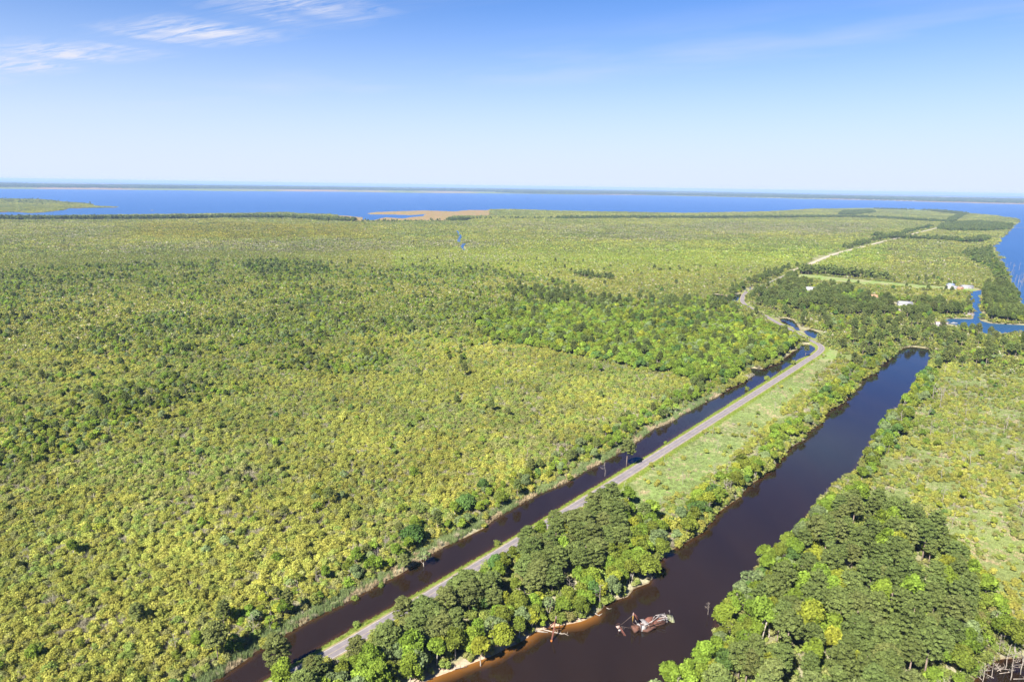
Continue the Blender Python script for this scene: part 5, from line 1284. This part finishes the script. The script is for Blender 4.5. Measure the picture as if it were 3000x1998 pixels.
for (xa, ya, xb, yb) in ((1290, 590, 1560, 420), (1360, 560, 1700, 310), (1480, 470, 1660, 300), (1550, 420, 1780, 300), (1500, 345, 1800, 290), (1620, 420, 1850, 395), (1660, 300, 1880, 420), (1780, 260, 1830, 400), (1700, 290, 1760, 430), (1560, 520, 1850, 440), (1430, 440, 1470, 370), (1600, 360, 1840, 330)):
    part(wreck, 'bleached_beam', WHITEP, lambda m, v=(xa, ya, xb, yb): m.bar(W5(v[0], v[1], 1.9 + 0.4 * rw.rand()), W5(v[2], v[3], 2.4 + 0.6 * rw.rand()), 0.16, 0.2))
for k in range(26):
    x_, y_ = 900 + 880 * rw.rand(), 0; y_ = np.interp(x_, [900, 1200, 1450, 1800], [720, 640, 580, 470]) + 110 * (rw.rand() - 0.5)
    a_ = W5(x_, y_, 1.2 + 0.6 * rw.rand()); b_ = a_ + np.array([rw.randn() * 1.3, rw.randn() * 1.0, 0.2 + 0.9 * rw.rand()])
    part(wreck, 'scrap_bar', [RUST, RUSTR, GREYW, WHITEP][k % 4], lambda m, a_=a_, b_=b_: m.bar(a_, b_, 0.13, 0.16))
for k in range(6):
    part(wreck, 'hanging_slat', GREYW, lambda m, k=k: m.bar(W5(1770 + 20 * k, 440 - 4 * k, 2.0), W5(1760 + 22 * k, 560 + 6 * (k % 3), 0.5), 0.14, 0.06))
part(wreck, 'stern_plate', MOSS, lambda m: (m.plate([W5(1850, 320, 1.6), W5(1890, 470, 1.2), W5(2010, 570, 0.35), W5(2030, 330, 1.5)], 0.18), m.plate([W5(2010, 570, .33), W5(2110, 570, .15), W5(2100, 500, .5), W5(2030, 335, 1.48)], 0.18)))
part(wreck, 'hook', WHITEP, lambda m: m.tube([W5(1945, 300, 1.6), W5(1948, 215, 3.0), W5(1940, 182, 3.4), W5(1922, 185, 3.4), W5(1916, 215, 3.0)], 0.10, 5))
APEX = W5(808, 262, 6.4)
for (x, y, z) in ((1018, 575, 1.6), (1040, 490, 1.8), (985, 560, 1.6)):
    part(wreck, 'mast_strut', RUSTR, lambda m, v=(x, y, z): m.bar(APEX, W5(*v), 0.22, 0.22))
part(wreck, 'mast_head', PINKP, lambda m: m.tube([W5(812, 250, 6.6), W5(803, 350, 5.6)], [0.13, 0.30], 6))
part(wreck, 'yellow_pole', YELP, lambda m: m.tube([W5(802, 345, 5.6), W5(780, 632, -0.1)], 0.15, 6))
part(wreck, 'brace_rod', WHITEP, lambda m: m.tube([W5(868, 495, 3.2), W5(930, 620, 1.6)], 0.07, 5))
part(wreck, 'cable', CABLE, lambda m: (m.tube([W5(790, 335, 5.7), W5(620, 470, 3.9), W5(430, 635, 2.1)], 0.045, 4), m.tube([W5(440, 690, 1.6), W5(600, 725, .7), W5(780, 740, .7)], 0.045, 4)))
c1 = W5(420, 860)
fl = tag(empty('rusted_hoist', tuple(c1)), 'small rusty frame with a pink plate sticking out left of the wreck', 'wreck')
part(fl, 'top_plate', PINKP, lambda m: m.plate([W5(252, 680, 2.0), W5(312, 762, 1.3), W5(385, 740, 1.5), W5(375, 655, 2.2)], 0.35))
part(fl, 'lower_plate', WHITEP, lambda m: m.plate([W5(330, 790, 1.0), W5(350, 840, 0.5), W5(425, 825, 0.6), W5(410, 775, 1.1)], 0.3))
part(fl, 'ladder_beam', RUSTR, lambda m: (m.bar(W5(395, 700, 1.7), W5(580, 1005, -0.2), 0.32, 0.22), m.bar(W5(370, 715, 1.6), W5(540, 1008, -0.2), 0.14, 0.2)))
part(fl, 'guard_rail', RUST, lambda m: m.tube([W5(262, 660, 2.3), W5(280, 615, 2.9), W5(365, 600, 3.0), W5(420, 635, 2.5), W5(385, 660, 2.2)], 0.07, 5))
for (xa, ya, za, xb, yb) in ((345, 840, .5, 328, 930), (430, 850, .5, 430, 885), (300, 690, 1.8, 370, 885)): part(fl, 'leg', RUST, lambda m, v=(xa, ya, za, xb, yb): m.tube([W5(*v[:3]), W5(v[3], v[4], -.2)], 0.07, 5))
part(fl, 'hose', CABLE, lambda m: m.tube([W5(430, 680, 1.7), W5(480, 760, 1.0), W5(520, 770, .9), W5(540, 725, 1.0)], 0.06, 4))

gb = W6(1240, 1050)
ga = tag(empty('derelict_gantry', tuple(gb)), 'rusty red pipe gantry leaning from the sand beach into the canal', 'gantry')
part(ga, 'long_pipe', RUSTR, lambda m: m.tube([W6(1236, 1065, -0.2), W6(1300, 720, 3.4), W6(1372, 350, 7.0)], 0.33, 8), True)
part(ga, 'pipe_end', plain_mat('fresh_orange_rust', (0.32, 0.10, 0.025), 0.8), lambda m: m.tube([W6(1234, 1062, -0.15), W6(1246, 1000, 0.5)], 0.36, 8))
part(ga, 'dark_post', CABLE, lambda m: m.tube([W6(1385, 255, 7.6), W6(1372, 420, 6.0)], 0.28, 6))
part(ga, 'brace', RUSTR, lambda m: m.bar(W6(1352, 445, 6.0), W6(1085, 675, 0.0), 0.34, 0.3))
part(ga, 'cross_bar', RUST, lambda m: m.bar(W6(1175, 598, 1.2), W6(1525, 715, 0.1), 0.24, 0.2))
part(ga, 'leg', RUST, lambda m: m.bar(W6(1492, 500, 4.2), W6(1470, 745, -0.1), 0.3, 0.26))

def log_thing(pts, r0, r1, label, stubs=0, mat=None, group=None, name='fallen_log', seed=0):
    rg = np.random.RandomState(seed); P = [np.array(p_) for p_ in pts]
    root = tag(empty(name, tuple(P[0])), label, 'log', group)
    part(root, 'trunk', mat or DEADWOOD, lambda m: m.tube(P, np.linspace(r0, r1, len(P)), 7), True)
    for k in range(stubs):
        u = 0.25 + 0.65 * (k + rg.rand()) / stubs; i = min(int(u * (len(P) - 1)), len(P) - 2); q = P[i] + (P[i + 1] - P[i]) * (u * (len(P) - 1) - i)
        e = q + np.array([rg.randn() * 0.5, rg.randn() * 0.5, 0.5 + 0.9 * rg.rand()])
        part(root, 'branch_stub', mat or DEADWOOD, lambda m, q=q, e=e: m.tube([q, (q + e) / 2 + rg.randn(3) * 0.06, e], [0.09, 0.06, 0.03], 5))
    return root
log_thing([W6(470, 650, .7), W6(760, 700, .35), W6(1130, 772, .1)], 0.30, 0.14, 'longest white log sloping from the beach under the gantry', 3, seed=1)
log_thing([W6(560, 690, .5), W6(850, 745, .2), W6(1060, 770, .1)], 0.22, 0.12, 'white log lying along the longest one on the beach', 2, seed=2)
log_thing([W6(960, 672, .6), W6(1300, 760, .2), W6(1560, 815, .1), W6(1650, 805, .3), W6(1770, 870, .05)], 0.22, 0.08, 'brownish log with stubs floating past the red pipe', 5, seed=3)
log_thing([W6(1000, 410, 1.2), W6(1160, 535, .6), W6(1100, 615, .1)], 0.16, 0.09, 'crooked white log bent down from the bank into the shallows', 1, seed=4)
log_thing([W6(1900, 180, 1.6), W6(2080, 330, .6), W6(2190, 395, .1)], 0.28, 0.16, 'pale trunk sliding off the bank right of the gantry', 1, seed=5)
log_thing([GP(1743, 1795, .8), GP(1752, 1802, .3), GP(1764, 1797, .1)], 0.2, 0.1, 'short white log at the water past the beach', 1, seed=6)
log_thing([GP(1755, 1803, .2), GP(1764, 1796, .1)], 0.16, 0.1, 'stubby log crossing the short white one', 0, seed=7)
log_thing([GP(1777, 1780, .3), GP(1784, 1783, .1), GP(1792, 1782, .1)], 0.14, 0.06, 'thin curved branch adrift at the canal bend', 0, seed=8)
log_thing([GP(1330, 1958, .8), GP(1370, 1952, .2)], 0.16, 0.08, 'small driftwood branch on the lower sand bank', 3, seed=9)
rg = np.random.RandomState(12)
for k in range(11):
    px, py = 2855 + 120 * rg.rand(), 1935 + 62 * rg.rand(); a_ = GP(px, py, 0.5 + 0.4 * rg.rand()); th_ = rg.rand() * 3.1; L_ = 3 + 5 * rg.rand()
    b_ = a_ + np.array([math.cos(th_) * L_, math.sin(th_) * L_, -0.3 + 0.7 * rg.rand()])
    log_thing([a_, (a_ + b_) / 2 + rg.randn(3) * 0.15, b_], 0.11, 0.04, 'bleached fallen trunk tangled at the corner pool', 3, group='driftwood tangle at the corner pool', seed=20 + k)

# ------------------------------------------------------------------ hamlet buildings, poles, boats
WALLW = plain_mat('white_siding', (0.22, 0.22, 0.23), 0.7, 0.08, 0.6); WALLB = plain_mat('orange_brick', (0.30, 0.125, 0.06), 0.85, 0.2, 1.2)
ROOFG = plain_mat('grey_metal_roof', (0.22, 0.22, 0.25), 0.5, 0.1, 0.5); ROOFP = plain_mat('pinkish_shingle_roof', (0.30, 0.25, 0.25), 0.85, 0.15, 0.8); ROOFW = plain_mat('white_metal_roof', (0.25, 0.25, 0.265), 0.5, 0.08, 0.5)
ROOFB = plain_mat('blue_grey_roof', (0.20, 0.24, 0.36), 0.6, 0.1, 0.6); ROOFT = plain_mat('terracotta_roof', (0.34, 0.19, 0.12), 0.85, 0.2, 0.8)
GLASS = plain_mat('dark_window_glass', (0.03, 0.035, 0.045), 0.15, 0.1, 1.0); DOORM = plain_mat('door_paint', (0.16, 0.08, 0.05), 0.6, 0.1, 1.0); TRIM = plain_mat('white_trim', (0.5, 0.5, 0.5), 0.6, 0.05, 1.0)
def house(px, py, L, Wd, wh, rh, rot, wallm, roofm, label, chimney=False, wins=3, flat=False, cat='house', name='house', group=None):
    p_ = GP(px, py, 0.8); root = tag(empty(name, tuple(p_), math.radians(rot)), label, cat, group)
    m = MB(); h2 = Wd / 2; l2 = L / 2
    V = [(-l2, -h2, -.5), (l2, -h2, -.5), (l2, h2, -.5), (-l2, h2, -.5), (-l2, -h2, wh), (l2, -h2, wh), (l2, h2, wh), (-l2, h2, wh)]
    m.add(V, [[0, 1, 5, 4], [1, 2, 6, 5], [2, 3, 7, 6], [3, 0, 4, 7], [4, 5, 6, 7]])
    if not flat: m.add([(-l2, -h2, wh), (-l2, h2, wh), (-l2, 0, wh + rh), (l2, -h2, wh), (l2, h2, wh), (l2, 0, wh + rh)], [], [[0, 2, 1], [3, 4, 5]])
    m.build('wall', wallm, root)
    m = MB(); o_ = 0.5; t_ = 0.16
    if flat: m.box((0, 0, wh + 0.14), (L + 1.0, Wd + 1.0, 0.22), 0, (0.03, 'X'))
    else:
        k = rh / h2
        for s_ in (-1, 1):
            c = [(-l2 - o_, s_ * (h2 + o_), wh - o_ * k + .1), (l2 + o_, s_ * (h2 + o_), wh - o_ * k + .1), (l2 + o_, 0, wh + rh + .1), (-l2 - o_, 0, wh + rh + .1)]
            m.plate(c if s_ < 0 else c[::-1], t_)
    rf = m.build('roof', roofm, root)
    if chimney: MB().box((l2 * 0.4, 0.6, wh + rh + 0.3), (0.8, 0.8, 1.8)).build('chimney', WALLB, rf)
    d_ = MB().box((l2 * 0.15, -h2 - 0.03, 0.95), (1.0, 0.08, 2.0)).build('door', DOORM, root)
    MB().box((l2 * 0.15 + 0.35, -h2 - 0.09, 0.95), (0.1, 0.06, 0.1)).build('handle', TRIM, d_)
    for i in range(wins):
        x = -l2 + L * (i + 0.5) / wins
        if abs(x - l2 * 0.15) < 1.1: x += 1.9
        for z in ([1.5] if wh < 4.5 else [1.5, 4.4]):
            w_ = MB().box((x, -h2 - 0.03, z), (1.3, 0.10, 1.3)).build('window', TRIM, root)
            MB().box((x, -h2 - 0.07, z), (1.06, 0.08, 1.06)).build('pane', GLASS, w_)
    return root
house(2249, 852, 15, 9, 3.2, 2.4, 16, WALLB, ROOFP, 'orange brick house with grey roof beside the road', True)
house(2228, 850, 8.5, 6, 2.6, 1.2, 10, WALLW, ROOFW, 'small white shed left of the brick house', wins=1, cat='shed', name='shed')
house(2373, 853, 14, 10, 3.4, 3.6, -28, WALLW, ROOFW, 'white gabled house alone in the pines')
house(2558, 874, 12, 8, 3.0, 2.6, -30, WALLB, ROOFT, 'terracotta-roofed house half hidden by pines', True)
house(2568, 888, 11, 6, 2.8, 1.4, 10, WALLW, ROOFB, 'low blue-white building in the middle of the hamlet', wins=2)
house(2650, 896, 18, 9, 4.0, 2.6, -8, WALLW, ROOFG, 'long white house with grey metal roof in the hamlet', wins=4)
house(2783, 845, 9.5, 9, 6.4, 2.2, 4, WALLW, ROOFB, 'two-storey white house with blue-grey roof by the inlet', wins=2)
house(2797, 846, 8.5, 7, 3.0, 1.6, 4, WALLW, ROOFG, 'low white wing beside the two-storey house', wins=2)
house(2832, 845, 18, 8, 3.6, 2.0, -4, WALLW, ROOFG, 'long white boathouse at the head of the inlet', wins=4, cat='boathouse', name='boathouse')
house(2757, 957, 12, 8, 3.0, 2.6, -20, WALLW, ROOFP, 'pinkish-roofed cottage near the inlet slip', wins=2)
house(2838, 924, 11, 5, 2.4, 0.6, -6, WALLW, ROOFP, 'flat pink-roofed dock shed at the inlet', wins=1, flat=True, cat='shed', name='shed')
house(2812, 847, 9, 5, 2.2, 1.2, 2, WALLB, ROOFT, 'reddish shed between the white inlet buildings', wins=1, cat='shed', name='shed')
house(2638, 914, 7, 5, 2.4, 1.4, 20, WALLW, ROOFP, 'little pale outbuilding below the long white house', wins=1, cat='shed', name='shed')
def mast(px, py, h, label):
    p_ = GP(px, py, 0.6); root = tag(empty('mast', tuple(p_)), label, 'pole')
    MB().tube([(0, 0, -.3), (0, 0, h)], [0.16, 0.10], 6).build('pole', TRIM, root)
    MB().tube([(0, 0, h), (0, 0, h + 0.5), (0, 0, h + 1.0)], [0.25, 0.6, 0.2], 8).build('head', TRIM, root)
mast(2787.5, 845, 11.5, 'white mast with a round head beside the two-storey house')
mast(2833, 916, 6, 'white post on the lawn by the dock shed')
def boat(px, py, L, rot, label, sail=0.0):
    p_ = GP(px, py, 0.0); root = tag(empty('boat' if not sail else 'sailboat', tuple(p_), math.radians(rot)), label, 'boat')
    b = L * 0.15; n_ = 7; V = []
    for i in range(n_):
        u = i / (n_ - 1); w = b * (1 - max(0, (u - 0.45) / 0.55) ** 2) * (0.85 + 0.15 * min(1, u * 3)); x = -L / 2 + L * u; sh_ = 0.10 * L + 0.04 * L * u
        V += [(x, -w, sh_), (x * 0.96, -w * 0.7, -0.1), (x * 0.96, w * 0.7, -0.1), (x, w, sh_)]
    Q = [[i * 4 + k, i * 4 + k + 1, i * 4 + k + 5, i * 4 + k + 4] for i in range(n_ - 1) for k in range(3)] + [[i * 4 + 3, i * 4, i * 4 + 4, i * 4 + 7] for i in range(n_ - 1)] + [[0, 3, 2, 1]]
    MB().add(V, Q).build('hull', WALLW, root)
    MB().box((-L * 0.05, 0, 0.16 * L), (L * 0.36, b * 1.1, 0.09 * L)).build('cabin', WALLW, root)
    if sail:
        MB().tube([(L * .05, 0, 0), (L * .05, 0, sail)], 0.16, 5).build('mast', WALLW, root)
        MB().plate([(L * .03, 0.1, 0.2 * L), (-L * .42, 0.5, 0.22 * L), (L * .0, 0.1, sail * 0.98), (L * .04, 0.05, sail * 0.99)], 0.08).build('sail', WALLW, root)
    else: MB().box((L * 0.12, 0, 0.215 * L), (L * 0.03, b * 1.0, 0.05 * L)).build('windscreen', GLASS, root)
boat(446, 617.5, 15, 20, 'white motor boat alone on the sound at left')
boat(1547, 577.5, 20, 60, 'left of two white sailboats on the sound', 24)
boat(1589.5, 577.5, 22, 50, 'right of two white sailboats on the sound', 24)
boat(2795, 948, 8, -8, 'white skiff moored in the slip by the cottage')
# far shore houses and water towers
def far_house(px, py, w, h, label, group, cat='house'):
    p_ = GP(px, py, 0.7); root = tag(empty('shore_house', tuple(p_), 0.05), label, cat, group)
    MB().box((0, 0, h * 0.4), (w, w * 0.6, h * 0.9)).build('wall', WALLW, root)
    MB().add([(-w * .52, -w * .33, h * .85), (w * .52, -w * .33, h * .85), (w * .52, w * .33, h * .85), (-w * .52, w * .33, h * .85), (-w * .5, 0, h * 1.15), (w * .5, 0, h * 1.15)], [[0, 1, 5, 4], [2, 3, 4, 5]], [[0, 4, 3], [1, 2, 5]]).build('roof', ROOFW, root)
rg = np.random.RandomState(17)
for n_, px in enumerate((1801, 1823, 1834, 1846, 2076, 2150, 2187, 2216, 2252, 2262, 2275, 2284, 2330, 2346, 2372, 2383, 2404, 2419, 2432, 2458, 2468, 2500, 2517, 2533, 2560, 2575, 2600, 2622, 2641, 2658, 2675)):
    wl = np.interp(px, [1627, 1882, 2137, 2328, 2583, 2774], [570, 572.5, 578, 583, 588, 594])
    far_house(px, wl - 0.35, 22 + 16 * rg.rand(), 9 + 5 * rg.rand(), ordinal(n_ + 1) + ' tiny white house from the left along the far shore', 'white houses along the far shore')
for k, px in enumerate(np.sort(1830 + 880 * rg.rand(40))):
    wl = np.interp(px, [1627, 1882, 2137, 2328, 2583, 2774], [552.8, 556.5, 561.5, 565.5, 570.5, 574.5])
    far_house(px, wl - 0.6 + 0.5 * rg.rand(), 60 + 60 * rg.rand(), 22 + 18 * rg.rand(), ordinal(k + 1) + ' pale beach-town building from the left on the horizon', 'beach-town buildings on the horizon', 'building')
for n_, px in enumerate((900, 925, 937, 957, 962, 985, 998, 1002, 1020, 1032)):
    far_house(px, 538.3 + rg.rand(), 50 + 40 * rg.rand(), 18 + 10 * rg.rand(), ordinal(n_ + 1) + ' pale building from the left in the left horizon group', 'buildings on the left horizon', 'building')
for px, py, h, lb in ((2370, 566.5, 90, 'white water tower above the beach town'), (2834, 586, 55, 'pale green water tower behind the far shore trees')):
    p_ = GP(px, py, 0.7); root = tag(empty('water_tower', tuple(p_)), lb, 'tower')
    MB().tube([(0, 0, 0), (0, 0, h * .75)], [h * .06, h * .05], 8).build('column', WALLW, root)
    MB().tube([(0, 0, h * .66), (0, 0, h * .76), (0, 0, h * .9), (0, 0, h)], [h * .06, h * .2, h * .2, h * .05], 10).build('tank', WALLW, root)
# breakwater of piles off the right lake shore
p0, p1 = GP(2964, 668.5), GP(3020, 667.5)
bw = tag(empty('breakwater', tuple(p0)), 'thin pale breakwater running out from the right lake shore', 'breakwater')
part(bw, 'rail', GREYW, lambda m: m.bar(p0 + [0, 0, 1.2], p1 + [0, 0, 1.2], 1.6, 0.5))
for k in range(14):
    q = p0 + (p1 - p0) * k / 13; part(bw, 'pile', GREYW, lambda m, q=q: m.tube([q + [0, 0, -.5], q + [0, 0, 1.9]], 0.35, 5))

# ------------------------------------------------------------------ haze: one closed box of pale air
hm, t = mat_new('haze_air')
pv = N(t, 'ShaderNodeVolumePrincipled'); pv.inputs['Color'].default_value = (0.36, 0.52, 0.84, 1); pv.inputs['Density'].default_value = 3.6e-5; pv.inputs['Anisotropy'].default_value = 0.0
o = N(t, 'ShaderNodeOutputMaterial'); t.links.new(pv.outputs[0], o.inputs['Volume'])
hz = MB().box((0, 31000, 84.0), (160000, 63000, 176.0)).build('haze', hm)
tag(hz, 'pale summer haze over the marsh and sound', kind='stuff')
